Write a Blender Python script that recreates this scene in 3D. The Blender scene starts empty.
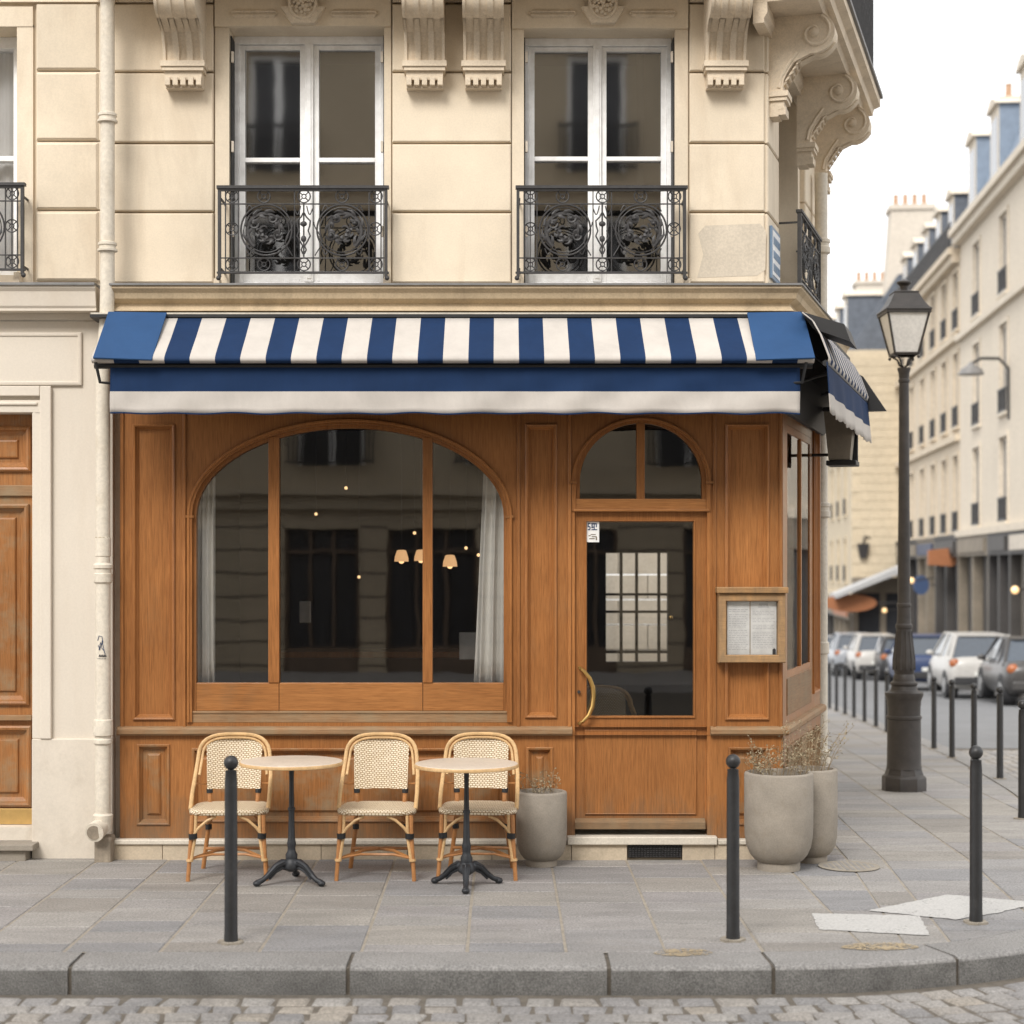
import bpy, math, random
from mathutils import Vector, Matrix
random.seed(7)
S = bpy.context.scene
COL = S.collection
PI = math.pi

# ------------------------------------------------------------------ camera, world, sun, exposure
F = 1713.0; HC = 1.85; D0 = 11.0
def FX(px, d=D0): return (px - 502.0) * d / F
def FZ(py, d=D0): return HC + (570.0 - py) * d / F
cd = bpy.data.cameras.new('camera'); cam = bpy.data.objects.new('camera', cd); COL.objects.link(cam)
cam.location = (0, 0, HC); cam.rotation_euler = (PI / 2, 0, 0)
cd.sensor_width = 36; cd.lens = 36 * F / 1024; cd.shift_x = 10 / 1024; cd.shift_y = 58 / 1024
cd.clip_start = 0.1; cd.clip_end = 2000
cd.dof.use_dof = True; cd.dof.focus_distance = 10.8; cd.dof.aperture_fstop = 1.9
S.camera = cam
S.view_settings.view_transform = 'Standard'; S.view_settings.look = 'None'
S.view_settings.gamma = 1; S.view_settings.exposure = 0.90
W = bpy.data.worlds.new('World'); S.world = W; W.use_nodes = True
wn = W.node_tree.nodes; wl = W.node_tree.links; wn.clear()
sky = wn.new('ShaderNodeTexSky'); sky.sky_type = 'NISHITA'; sky.sun_disc = False
SUN_EL = math.radians(43); SUN_AZ = math.radians(205)
sky.sun_elevation = SUN_EL; sky.sun_rotation = SUN_AZ; sky.air_density = 1; sky.dust_density = 3
mixw = wn.new('ShaderNodeMix'); mixw.data_type = 'RGBA'; mixw.inputs[0].default_value = 0.86
mixw.inputs[7].default_value = (10.0, 9.95, 9.9, 1)      # even bright cloud cover
bg = wn.new('ShaderNodeBackground'); bg.inputs[1].default_value = 0.098
wo = wn.new('ShaderNodeOutputWorld')
wl.new(sky.outputs[0], mixw.inputs[6]); wl.new(mixw.outputs[2], bg.inputs[0]); wl.new(bg.outputs[0], wo.inputs[0])
sl = bpy.data.lights.new('sun', 'SUN'); sl.energy = 1.6; sl.angle = math.radians(22); sl.color = (1, .965, .92)
so = bpy.data.objects.new('sun', sl); COL.objects.link(so)
# light travels from behind-left of the camera, from above
so.rotation_euler = (math.radians(47), 0, math.radians(-22))

# ------------------------------------------------------------------ materials
def nd(t, kind, **kw):
    n = t.nodes.new(kind)
    for k, v in kw.items(): setattr(n, k, v)
    return n
def base_mat(name):
    m = bpy.data.materials.new(name); m.use_nodes = True; t = m.node_tree; t.nodes.clear()
    o = nd(t, 'ShaderNodeOutputMaterial'); b = nd(t, 'ShaderNodeBsdfPrincipled')
    t.links.new(b.outputs[0], o.inputs[0]); return m, t, b, o
def coords(t, scale=(1, 1, 1), kind='Object', rot=(0, 0, 0)):
    tc = nd(t, 'ShaderNodeTexCoord'); mp = nd(t, 'ShaderNodeMapping')
    mp.inputs['Scale'].default_value = scale; mp.inputs['Rotation'].default_value = rot
    t.links.new(tc.outputs[kind], mp.inputs[0]); return mp.outputs[0]
def noise(t, vec, scale, detail=5, rough=.6, dist=0):
    n = nd(t, 'ShaderNodeTexNoise'); n.inputs['Scale'].default_value = scale
    n.inputs['Detail'].default_value = detail; n.inputs['Roughness'].default_value = rough
    n.inputs['Distortion'].default_value = dist; t.links.new(vec, n.inputs['Vector']); return n.outputs[0]
def ramp(t, fac, stops):
    r = nd(t, 'ShaderNodeValToRGB'); e = r.color_ramp.elements
    while len(e) < len(stops): e.new(.5)
    for i, (p, c) in enumerate(stops):
        e[i].position = p; e[i].color = (*c, 1) if len(c) == 3 else c
    t.links.new(fac, r.inputs[0]); return r.outputs[0]
def mixc(t, fac, a, b, mode='MIX'):
    m = nd(t, 'ShaderNodeMix'); m.data_type = 'RGBA'; m.blend_type = mode
    for i, v in ((0, fac), (6, a), (7, b)):
        if isinstance(v, (int, float)): m.inputs[i].default_value = v
        elif isinstance(v, tuple): m.inputs[i].default_value = (*v[:3], 1)
        else: t.links.new(v, m.inputs[i])
    return m.outputs[2]
def bump(t, b, h, strength=.3, dist=.01):
    n = nd(t, 'ShaderNodeBump'); n.inputs['Strength'].default_value = strength
    n.inputs['Distance'].default_value = dist
    t.links.new(h, n.inputs['Height']); t.links.new(n.outputs[0], b.inputs['Normal'])
def k(c, f): return tuple(min(1, x * f) for x in c)

def M_rough(name, c, rough=.85, var=.18, scale=3, fine=60, bs=.25, bd=.004, island=0, metal=0, stain=None, stain_amt=.5, streak=False, fa=.35, lo=.62):
    m, t, b, o = base_mat(name); v = coords(t)
    big = noise(t, v, scale, 6, .65)
    col = ramp(t, big, [(.3, k(c, 1 - var)), (.7, k(c, 1 + var))])
    fn = noise(t, v, fine, 4, .7)
    col = mixc(t, fa, col, ramp(t, fn, [(.38, (lo,) * 3), (.62, (1.04, 1.04, 1.04))]), 'MULTIPLY')
    if stain:
        sv = coords(t, (1, 1, .22)) if streak else v
        sn = noise(t, sv, scale * 1.7, 8, .7, .5)
        col = mixc(t, ramp(t, sn, [(.52, (0, 0, 0)), (.75, (stain_amt,) * 3)]), col, stain)
    if island:
        g = nd(t, 'ShaderNodeNewGeometry')
        col = mixc(t, 1.0, col, ramp(t, g.outputs['Random Per Island'], [(0, (1 - island,) * 3), (.5, (1 - island * .4, 1 - island * .45, 1 - island * .5)), (1, (1, 1, 1))]), 'MULTIPLY')
    t.links.new(col, b.inputs['Base Color']); b.inputs['Roughness'].default_value = rough; b.inputs['Metallic'].default_value = metal
    bump(t, b, mixc(t, .5, big, fn), bs, bd); return m

def M_wood(name, c, axis='z', rough=.36, weather=0.0, dark=.45):
    m, t, b, o = base_mat(name)
    sc = {'z': (14, 14, .55), 'x': (.55, 14, 14)}[axis]
    v = coords(t, sc); g1 = noise(t, v, 7.5, 8, .72, .5)
    sc2 = {'z': (60, 60, 1.6), 'x': (1.6, 60, 60)}[axis]
    g2 = noise(t, coords(t, sc2), 5, 3, .6)
    big = noise(t, coords(t), 1.3, 3, .5)
    col = ramp(t, g1, [(.26, k(c, dark + .12)), (.42, k(c, .84)), (.58, c), (.78, k(c, 1.22))])
    col = mixc(t, .75, col, ramp(t, g2, [(.35, (.62, .56, .5)), (.55, (1, 1, 1))]), 'MULTIPLY')
    col = mixc(t, .6, col, ramp(t, big, [(.3, (.62, .56, .50)), (.7, (1.06, 1.06, 1.04))]), 'MULTIPLY')
    # slight reddish / greyed blotches of worn varnish
    bl = noise(t, coords(t, (1, 1, .5)), 3.2, 6, .7)
    col = mixc(t, ramp(t, bl, [(.55, (0, 0, 0)), (.8, (.35 + weather,) * 3)]), col, (.20, .135, .075))
    if weather:
        w = noise(t, coords(t), 5, 7, .7)
        col = mixc(t, ramp(t, w, [(.5 - weather * .3, (0, 0, 0)), (.72, (.8,) * 3)]), col, (.27, .21, .13))
    tz = nd(t, 'ShaderNodeTexCoord'); sz = nd(t, 'ShaderNodeSeparateXYZ'); t.links.new(tz.outputs['Object'], sz.inputs[0])
    mz = nd(t, 'ShaderNodeMapRange'); mz.inputs[1].default_value = .12; mz.inputs[2].default_value = .50; mz.inputs[3].default_value = .42; mz.inputs[4].default_value = 0; t.links.new(sz.outputs[2], mz.inputs[0])
    dn = noise(t, coords(t, (2.5, 2.5, .8)), 4, 8, .75, .4); ad = nd(t, 'ShaderNodeMath', operation='ADD'); t.links.new(dn, ad.inputs[0]); t.links.new(mz.outputs[0], ad.inputs[1])
    col = mixc(t, ramp(t, ad.outputs[0], [(.62, (0, 0, 0)), (1.0, (.75,) * 3)]), col, (.17, .125, .08))
    g = nd(t, 'ShaderNodeObjectInfo')
    col = mixc(t, 1.0, col, ramp(t, g.outputs['Random'], [(0, (.80, .78, .75)), (1, (1.06, 1.05, 1.03))]), 'MULTIPLY')
    t.links.new(col, b.inputs['Base Color']); b.inputs['Roughness'].default_value = rough
    b.inputs['Specular IOR Level'].default_value = .35
    bump(t, b, g2, .18, .0012); return m

def M_simple(name, c, rough=.5, metal=0, emit=None, es=1, spec=.5, coat=0):
    m, t, b, o = base_mat(name); v = coords(t)
    col = ramp(t, noise(t, v, 12, 5, .65), [(.3, k(c, .86)), (.7, k(c, 1.1))])
    t.links.new(col, b.inputs['Base Color'])
    b.inputs['Roughness'].default_value = rough; b.inputs['Metallic'].default_value = metal
    b.inputs['Specular IOR Level'].default_value = spec; b.inputs['Coat Weight'].default_value = coat
    if emit: b.inputs['Emission Color'].default_value = (*emit, 1); b.inputs['Emission Strength'].default_value = es
    return m
def M_glass(name, refl=.16, tint=(.8, .8, .78), wav=0.0, rough=0.0):
    m = bpy.data.materials.new(name); m.use_nodes = True; t = m.node_tree; t.nodes.clear()
    o = nd(t, 'ShaderNodeOutputMaterial'); mx = nd(t, 'ShaderNodeMixShader')
    tr = nd(t, 'ShaderNodeBsdfTransparent'); tr.inputs[0].default_value = (*tint, 1)
    gl = nd(t, 'ShaderNodeBsdfGlossy'); gl.inputs['Roughness'].default_value = rough; gl.inputs[0].default_value = (.95, .95, .95, 1)
    lw = nd(t, 'ShaderNodeLayerWeight'); lw.inputs[0].default_value = .25
    mr = nd(t, 'ShaderNodeMapRange'); mr.inputs[3].default_value = refl; mr.inputs[4].default_value = .9
    t.links.new(lw.outputs['Fresnel'], mr.inputs[0])
    mr.inputs[1].default_value = .02
    t.links.new(mr.outputs[0], mx.inputs[0]); t.links.new(tr.outputs[0], mx.inputs[1]); t.links.new(gl.outputs[0], mx.inputs[2])
    t.links.new(mx.outputs[0], o.inputs[0])
    if wav:
        n = noise(t, coords(t), 2.2, 2, .5); bp = nd(t, 'ShaderNodeBump'); bp.inputs['Strength'].default_value = wav
        bp.inputs['Distance'].default_value = .02
        t.links.new(n, bp.inputs['Height']); t.links.new(bp.outputs[0], gl.inputs['Normal'])
    return m
def M_weave(name):
    m, t, b, o = base_mat(name); tc = nd(t, 'ShaderNodeTexCoord'); sp = nd(t, 'ShaderNodeSeparateXYZ')
    t.links.new(tc.outputs['Object'], sp.inputs[0]); ad = nd(t, 'ShaderNodeMath', operation='ADD')
    t.links.new(sp.outputs[1], ad.inputs[0]); t.links.new(sp.outputs[2], ad.inputs[1])
    cb = nd(t, 'ShaderNodeCombineXYZ'); t.links.new(sp.outputs[0], cb.inputs[0]); t.links.new(ad.outputs[0], cb.inputs[1])
    br = nd(t, 'ShaderNodeTexBrick'); t.links.new(cb.outputs[0], br.inputs[0])
    br.inputs['Color1'].default_value = (.86, .77, .60, 1); br.inputs['Color2'].default_value = (.80, .70, .52, 1)
    br.inputs['Mortar'].default_value = (.30, .175, .07, 1); br.inputs['Scale'].default_value = 1
    br.inputs['Mortar Size'].default_value = 0.0024; br.inputs['Mortar Smooth'].default_value = .2
    br.inputs['Brick Width'].default_value = .021; br.inputs['Row Height'].default_value = .0150
    n = noise(t, tc.outputs['Object'], 30, 3)
    col = mixc(t, .35, br.outputs[0], ramp(t, n, [(.3, (.6, .55, .5)), (.7, (1, 1, 1))]), 'MULTIPLY')
    t.links.new(col, b.inputs['Base Color']); b.inputs['Roughness'].default_value = .55
    iv = nd(t, 'ShaderNodeMath', operation='SUBTRACT'); iv.inputs[0].default_value = 1; t.links.new(br.outputs['Fac'], iv.inputs[1])
    bump(t, b, iv.outputs[0], .6, .003); return m
def M_fabric(name, c, rough=.85, dirt=.25, ctr=.1):
    m, t, b, o = base_mat(name); v = coords(t)
    n = noise(t, coords(t, (1, 1, .35)), 3.5, 7, .7, .4)
    col = ramp(t, n, [(.3, k(c, 1 - dirt)), (.65, c)])
    wv = nd(t, 'ShaderNodeTexNoise'); wv.inputs['Scale'].default_value = 400; t.links.new(v, wv.inputs[0])
    col = mixc(t, .3, col, ramp(t, wv.outputs[0], [(.3, (.75, .75, .75)), (.7, (1, 1, 1))]), 'MULTIPLY')
    t.links.new(col, b.inputs['Base Color']); b.inputs['Roughness'].default_value = rough
    b.inputs['Sheen Weight'].default_value = .0; b.inputs['Specular IOR Level'].default_value = .2
    bump(t, b, noise(t, v, 9, 4, .5), .25, .012); return m

STONE = M_rough('facade_stone', (.755, .652, .505), .88, .09, 1.6, 90, .12, .003, island=.13, stain=(.50, .39, .27), stain_amt=.5, streak=True, fa=.18)
STONE_D = M_rough('moulding_stone', (.70, .592, .452), .88, .12, 3, 90, .25, .004, stain=(.30, .23, .15), stain_amt=.5)
LEDGE = M_rough('ledge_stone', (.48, .375, .245), .88, .15, 3, 80, .3, .004, stain=(.22, .17, .11), stain_amt=.6, streak=True)
STRIP = M_rough('pale_ledge_strip', (.60, .55, .46), .8, .12, 4, 80, .2, .003, stain=(.3, .27, .22), stain_amt=.5)
CREAM = M_rough('cream_render', (.66, .595, .505), .85, .04, 1.2, 70, .08, .003, stain=(.52, .43, .33), stain_amt=.3, streak=True, fa=.12)
CREAM_B = M_rough('cream_render_base', (.645, .58, .49), .88, .06, 2.2, 60, .12, .004, stain=(.42, .35, .27), stain_amt=.5, fa=.15)
PLINTH = M_rough('plinth_stone', (.58, .485, .36), .8, .12, 4, 90, .2, .003, island=.12, stain=(.34, .28, .2), stain_amt=.5)
MARBLE = M_rough('threshold_marble', (.68, .62, .52), .5, .08, 5, 80, .1, .002, stain=(.4, .35, .28), stain_amt=.4)
PATCH = M_rough('grey_repair_patch', (.60, .525, .42), .9, .08, 5, 60, .2, .003)
PIPE = M_rough('pipe_paint', (.68, .615, .51), .55, .06, 4, 40, .15, .003, stain=(.42, .33, .22), stain_amt=.4)
PIPE_G = M_rough('pipe_grime', (.30, .25, .19), .9, .25, 12, 60, .4, .006)
LEAD = M_rough('lead_flashing', (.20, .195, .19), .6, .2, 6, 60, .2, .003)
OAK = M_wood('oak_varnished', (.435, .186, .061))
OAKH = M_wood('oak_varnished_rail', (.465, .207, .07), 'x')
OAKD = M_wood('oak_dark_panel', (.385, .17, .058), weather=.08)
OAKW = M_wood('oak_weathered', (.36, .215, .11), 'x', .65, .28, .6)
OAKL = M_wood('oak_light', (.62, .36, .155), 'x', .5, 0, .8)
GDOOR = M_wood('oak_street_door', (.41, .185, .066), weather=.04)
WHITE = M_simple('white_window_paint', (.93, .92, .90), .45)
IRON = M_rough('wrought_iron', (.035, .033, .033), .55, .3, 20, 80, .3, .002)
IRON_B = M_rough('bollard_paint', (.021, .021, .022), .45, .3, 9, 120, .25, .001, stain=(.11, .10, .09), stain_amt=.2)
IRON_L = M_rough('lamp_post_paint', (.038, .032, .028), .5, .3, 9, 90, .3, .002)
CASTIRON = M_rough('cast_iron_table_base', (.017, .019, .023), .5, .3, 25, 120, .4, .002)
GLASS_UP = M_glass('upper_window_glass', .27, (.55, .55, .53), wav=.02, rough=.03)
GLASS = M_glass('shop_glass', .125, (.92, .92, .90), wav=.022, rough=.018)
GLASS_L = M_rough('lantern_frosted_glass', (.75, .73, .69), .35, .04, 4, 30, .05)
CURT = M_fabric('curtain_cloth', (.86, .85, .83), .9, .15)
BLUE = M_fabric('awning_navy', (.009, .030, .088), .8, .2)
BLUE_L = M_fabric('awning_blue_cover', (.025, .072, .175), .75, .15)
CWHITE = M_fabric('awning_ecru', (.54, .50, .455), .85, .16)
BLACK = M_simple('black_paint_and_shade', (.012, .012, .013), .55)  # black parts; also shade coloured into the side cornice and window gaps
RATTAN = M_rough('rattan_light', (.60, .385, .18), .42, .18, 18, 90, .2, .002)
RATTAN_D = M_rough('rattan_dark', (.42, .185, .06), .42, .22, 18, 90, .2, .002)
WEAVE = M_weave('woven_seat')
TTOP = M_rough('table_top_marble', (.64, .55, .45), .35, .08, 6, 70, .05, .001)
BRASS = M_simple('brass', (.62, .40, .14), .35, 1)
BRASSP = M_simple('brushed_brass_plate', (.58, .38, .14), .45, .6)
CONC = M_rough('concrete_planter', (.285, .25, .205), .9, .14, 6, 110, .4, .004, stain=(.22, .18, .13), stain_amt=.55)
SOIL = M_rough('soil', (.06, .045, .03), .95, .3, 30, 90, .6, .01)
DRY = M_simple('dry_twigs', (.27, .20, .12), .9)
DRYL = M_simple('dry_leaves', (.30, .25, .16), .9)
SLAB = M_rough('pavement_slabs', (.365, .342, .322), .82, .10, 2.2, 120, .3, .003, stain=(.20, .185, .17), stain_amt=.35)
MORT = M_rough('mortar', (.30, .265, .215), .95, .2, 12, 80, .5, .006)
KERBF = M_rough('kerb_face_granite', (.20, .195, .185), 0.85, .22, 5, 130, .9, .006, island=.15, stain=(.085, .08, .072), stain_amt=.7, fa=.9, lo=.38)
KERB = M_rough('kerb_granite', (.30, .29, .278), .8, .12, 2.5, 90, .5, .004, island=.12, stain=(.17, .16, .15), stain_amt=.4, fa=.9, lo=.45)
SETT = M_rough('granite_setts', (.30, .285, .27), .75, .14, 7, 110, .45, .004, island=.3, stain=(.14, .13, .115), stain_amt=.35)
SETTJ = M_rough('sett_joint_sand', (.13, .112, .09), .95, .3, 15, 90, .6, .006)
ASPH = M_rough('asphalt', (.17, .172, .176), .9, .12, 1.5, 150, .4, .004)
def M_worn(name, c, amt):
    m, t, b, o = base_mat(name); v = coords(t); n1 = noise(t, v, 7, 8, .75); n2 = noise(t, v, 70, 4, .7)
    t.links.new(ramp(t, n2, [(.3, k(c, .75)), (.65, k(c, 1.05))]), b.inputs['Base Color']); b.inputs['Roughness'].default_value = .85
    a = nd(t, 'ShaderNodeMath', operation='ADD'); t.links.new(n1, a.inputs[0]); t.links.new(n2, a.inputs[1])
    al = ramp(t, a.outputs[0], [(amt, (0, 0, 0)), (amt + .10, (1, 1, 1))]); t.links.new(al, b.inputs['Alpha']); return m
MARKW = M_worn('white_road_paint', (.47, .46, .44), .74); MARKY = M_worn('worn_yellow_paint', (.36, .285, .18), .95)
PAPER = M_simple('menu_paper', (.88, .88, .86), .7)
INK = M_simple('grey_ink', (.55, .55, .56), .8)
INKB = M_simple('blue_ink', (.04, .07, .15), .6)
INKD = M_simple('dark_ink', (.05, .05, .06), .7)
ENAM = M_simple('blue_enamel', (.14, .22, .33), .35)
ENAMW = M_simple('white_enamel', (.75, .76, .77), .35)
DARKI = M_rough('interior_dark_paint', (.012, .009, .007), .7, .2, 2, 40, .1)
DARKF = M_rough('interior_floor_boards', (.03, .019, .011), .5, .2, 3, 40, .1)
SHADE = M_simple('lit_lamp_shade', (.8, .6, .35), .6, emit=(1, .56, .26), es=.42)
BULB = M_simple('lit_bulb', (1, .8, .5), .4, emit=(1, .62, .30), es=.9)
SHOPL = M_simple('lit_shop_lamp', (1, .7, .4), .4, emit=(1, .6, .25), es=.6)
ZINC = M_rough('zinc_roof', (.20, .25, .32), .5, .15, 3, 30, .2, .01)
SLATE = M_rough('slate_roof', (.105, .12, .145), .6, .25, 4, 20, .3, .01)
TERRA = M_simple('terracotta_pots', (.42, .26, .16), .8)
FAR1 = M_rough('pale_far_stone', (.64, .565, .46), .9, .05, .6, 8, .1, .01)
FAR2 = M_rough('cream_far_stone', (.60, .51, .39), .9, .06, .6, 8, .1, .01)
FAR3 = M_rough('yellow_far_stone', (.56, .475, .345), .9, .07, .6, 8, .1, .01, stain=(.5, .42, .3), stain_amt=.4)
FAR4 = M_rough('grey_far_stone', (.58, .52, .44), .9, .06, .5, 8, .1, .01)
OPP = M_rough('opposite_stone', (.52, .43, .31), .9, .08, .7, 20, .2, .01, island=.1)
OPPJ = M_rough('opposite_joint', (.16, .13, .10), .9)
OPPF = M_rough('opposite_shop_frame', (.17, .12, .085), .6)
OPPD = M_rough('opposite_window_dark', (.05, .05, .055), .3, .2, 2, 10)
FARWIN = M_simple('far_window_glass', (.16, .165, .175), .15, spec=.8)
FARREFL = M_rough('far_pane_reflection', (.25, .23, .205), .8, .1, 1, 10)  # beige put into the far panes' colour to stand for their reflection
SHOPG = M_rough('shop_front_grey', (.055, .05, .046), .6, .2, 1, 10)
SHOPD = M_rough('shop_front_dark', (.02, .022, .028), .5, .2, 1, 10)
SHOPN = M_simple('shop_front_navy', (.015, .03, .08), .5)
SHOPB = M_rough('shop_front_beige', (.22, .185, .14), .7, .2, 1, 10)
ORANGE = M_simple('orange_sign', (.33, .13, .055), .6)
GREY_AWN = M_simple('grey_awning', (.42, .42, .42), .8)
RUBBER = M_simple('tyre_rubber', (.02, .02, .02), .85)
RIM = M_simple('alloy_rim', (.4, .4, .4), .4, .8)
CGLASS = M_simple('car_glass', (.05, .065, .085), .08, spec=1.0)
TAIL = M_simple('tail_light', (.33, .10, .03), .3)
PLATE = M_simple('number_plate', (.7, .7, .66), .5)
BUMP = M_simple('dark_plastic', (.03, .03, .032), .6)

# ------------------------------------------------------------------ mesh builder
class MB:
    def __init__(s): s.v = []; s.f = []; s.m = []
    def face(s, pts, m=0):
        i = len(s.v); s.v += [tuple(p) for p in pts]; s.f.append(tuple(range(i, i + len(pts)))); s.m.append(m)
    def add(s, vs, fs, m=0):
        i = len(s.v); s.v += [tuple(p) for p in vs]
        for f in fs: s.f.append(tuple(i + a for a in f)); s.m.append(m)
    def box(s, x0, x1, y0, y1, z0, z1, m=0):
        if x0 > x1: x0, x1 = x1, x0
        if y0 > y1: y0, y1 = y1, y0
        if z0 > z1: z0, z1 = z1, z0
        v = [(x, y, z) for x in (x0, x1) for y in (y0, y1) for z in (z0, z1)]
        s.add(v, [(0, 1, 3, 2), (4, 6, 7, 5), (0, 4, 5, 1), (2, 3, 7, 6), (0, 2, 6, 4), (1, 5, 7, 3)], m); return s
    def ext_y(s, pts, y0, y1, m=0):                     # polygon in xz extruded along y
        n = len(pts); v = [(p[0], y0, p[1]) for p in pts] + [(p[0], y1, p[1]) for p in pts]
        s.add(v, [tuple(range(n)), tuple(range(2 * n - 1, n - 1, -1))] + [(i, i + n, (i + 1) % n + n, (i + 1) % n) for i in range(n)], m); return s
    def ext_x(s, pts, x0, x1, m=0):                     # polygon in yz extruded along x
        n = len(pts); v = [(x0, p[0], p[1]) for p in pts] + [(x1, p[0], p[1]) for p in pts]
        s.add(v, [tuple(range(n)), tuple(range(2 * n - 1, n - 1, -1))] + [(i, i + n, (i + 1) % n + n, (i + 1) % n) for i in range(n)], m); return s
    def ext_z(s, pts, z0, z1, m=0):
        n = len(pts); v = [(p[0], p[1], z0) for p in pts] + [(p[0], p[1], z1) for p in pts]
        s.add(v, [tuple(range(n)), tuple(range(2 * n - 1, n - 1, -1))] + [(i, i + n, (i + 1) % n + n, (i + 1) % n) for i in range(n)], m); return s
    def lathe(s, prof, n=24, c=(0, 0, 0), m=0, ph=0):   # prof: (r, z)
        v = []
        for r, z in prof:
            for i in range(n):
                a = ph + 2 * PI * i / n; v.append((c[0] + r * math.cos(a), c[1] + r * math.sin(a), c[2] + z))
        f = []
        for j in range(len(prof) - 1):
            for i in range(n): f.append((j * n + i, j * n + (i + 1) % n, (j + 1) * n + (i + 1) % n, (j + 1) * n + i))
        f.append(tuple(range(n - 1, -1, -1))); f.append(tuple((len(prof) - 1) * n + i for i in range(n)))
        s.add(v, f, m); return s
    def tube(s, path, r, n=6, closed=False, m=0, flat=1.0):
        P = [Vector(p) for p in path]; N = len(P); R = r if isinstance(r, (list, tuple)) else [r] * N
        v = []; up = None
        for i, p in enumerate(P):
            a = P[(i - 1) % N] if (closed or i > 0) else p; b = P[(i + 1) % N] if (closed or i < N - 1) else p
            d = (b - a).normalized() if (b - a).length > 1e-9 else Vector((0, 0, 1))
            if up is None:
                up = Vector((0, 1, 0)) if abs(d.y) < .9 else Vector((1, 0, 0))
            x = d.cross(up).normalized(); up = x.cross(d).normalized()
            for q in range(n):
                t = 2 * PI * q / n; v.append(p + x * math.cos(t) * R[i] + up * math.sin(t) * R[i] * flat)
        f = []
        for i in range(N if closed else N - 1):
            j = (i + 1) % N
            for q in range(n): f.append((i * n + q, i * n + (q + 1) % n, j * n + (q + 1) % n, j * n + q))
        if not closed: f.append(tuple(range(n - 1, -1, -1))); f.append(tuple((N - 1) * n + q for q in range(n)))
        s.add(v, f, m); return s
    def ball(s, c, r, n=10, m=0, sq=(1, 1, 1)):
        pr = [(max(1e-4, r * math.sin(PI * i / n)), -r * math.cos(PI * i / n)) for i in range(n + 1)]
        i0 = len(s.v); s.lathe(pr, n + 2, (0, 0, 0), m)
        for i in range(i0, len(s.v)):
            a = s.v[i]; s.v[i] = (a[0] * sq[0] + c[0], a[1] * sq[1] + c[1], a[2] * sq[2] + c[2])
        return s
    def wall(s, x0, x1, z0, z1, ops, y, dep, m=0, mr=None):      # front plane at y with rectangular openings and reveals of depth dep
        mr = m if mr is None else mr
        xs = sorted({x0, x1} | {min(max(o[i], x0), x1) for o in ops for i in (0, 1)})
        zs = sorted({z0, z1} | {min(max(o[i], z0), z1) for o in ops for i in (2, 3)})
        for a, b in zip(xs, xs[1:]):
            for c, d in zip(zs, zs[1:]):
                mx, mz = (a + b) / 2, (c + d) / 2
                if any(o[0] < mx < o[1] and o[2] < mz < o[3] for o in ops): continue
                s.face([(a, y, c), (b, y, c), (b, y, d), (a, y, d)], m)
        for a, b, c, d in ops:
            s.face([(a, y, c), (a, y + dep, c), (a, y + dep, d), (a, y, d)], mr)
            s.face([(b, y, d), (b, y + dep, d), (b, y + dep, c), (b, y, c)], mr)
            s.face([(a, y, d), (a, y + dep, d), (b, y + dep, d), (b, y, d)], mr)
            s.face([(a, y + dep, c), (a, y, c), (b, y, c), (b, y + dep, c)], mr)
        return s
    def loops(s, x0, x1, z0, z1, L, m=0, cap=True):               # nested rectangles (inset, y)
        pr = None
        for ins, y in L:
            q = [(x0 + ins, y, z0 + ins), (x1 - ins, y, z0 + ins), (x1 - ins, y, z1 - ins), (x0 + ins, y, z1 - ins)]
            if pr:
                for i in range(4): s.face([pr[i], pr[(i + 1) % 4], q[(i + 1) % 4], q[i]], m)
            pr = q
        if cap: s.face(pr, m)
        return s
    def build(s, name, mats, parent=None, loc=(0, 0, 0), rotz=0, smooth=False, bevel=0, merge=False, ang=40):
        me = bpy.data.meshes.new(name); me.from_pydata(s.v, [], s.f)
        if not isinstance(mats, (list, tuple)): mats = [mats]
        for m in mats: me.materials.append(m)
        me.polygons.foreach_set('material_index', s.m)
        import bmesh
        if merge or bevel or smooth:
            b = bmesh.new(); b.from_mesh(me); bmesh.ops.remove_doubles(b, verts=b.verts, dist=1e-5)
            if not merge == 'open': bmesh.ops.recalc_face_normals(b, faces=b.faces)
            b.to_mesh(me); b.free()
        if smooth:
            me.polygons.foreach_set('use_smooth', [True] * len(me.polygons)); me.set_sharp_from_angle(angle=math.radians(ang))
        o = bpy.data.objects.new(name, me); COL.objects.link(o); o.location = loc; o.rotation_euler = (0, 0, rotz)
        if parent: o.parent = parent
        if bevel:
            md = o.modifiers.new('bevel', 'BEVEL'); md.width = bevel; md.segments = 2; md.limit_method = 'ANGLE'; md.angle_limit = math.radians(40)
        return o
def tag(o, label=None, cat=None, group=None, kind=None):
    if label: o['label'] = label
    if cat: o['category'] = cat
    if group: o['group'] = group
    if kind: o['kind'] = kind
    return o
def thing(name, label, cat, loc=(0, 0, 0), rz=0, group=None):
    o = bpy.data.objects.new(name, None); COL.objects.link(o); o.location = loc; o.rotation_euler = (0, 0, rz)
    o.empty_display_size = .1
    return tag(o, label, cat, group)
def dup(root, loc, rz, label, group=None):
    def cp(o, par):
        c = o.copy(); COL.objects.link(c); c.parent = par
        for ch in [x for x in ALLCH.get(o.name, [])]: cp(ch, c)
        return c
    ALLCH = {}
    for x in bpy.data.objects:
        if x.parent: ALLCH.setdefault(x.parent.name, []).append(x)
    r = cp(root, None); r.location = loc; r.rotation_euler = (0, 0, rz); r['label'] = label
    if group: r['group'] = group
    return r
def gz(y): return -.04 * max(0.0, y - 11.0)
def arc(cx, cz, rx, rz, a0, a1, n): return [(cx + rx * math.cos(a0 + (a1 - a0) * i / n), cz + rz * math.sin(a0 + (a1 - a0) * i / n)) for i in range(n + 1)]

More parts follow.
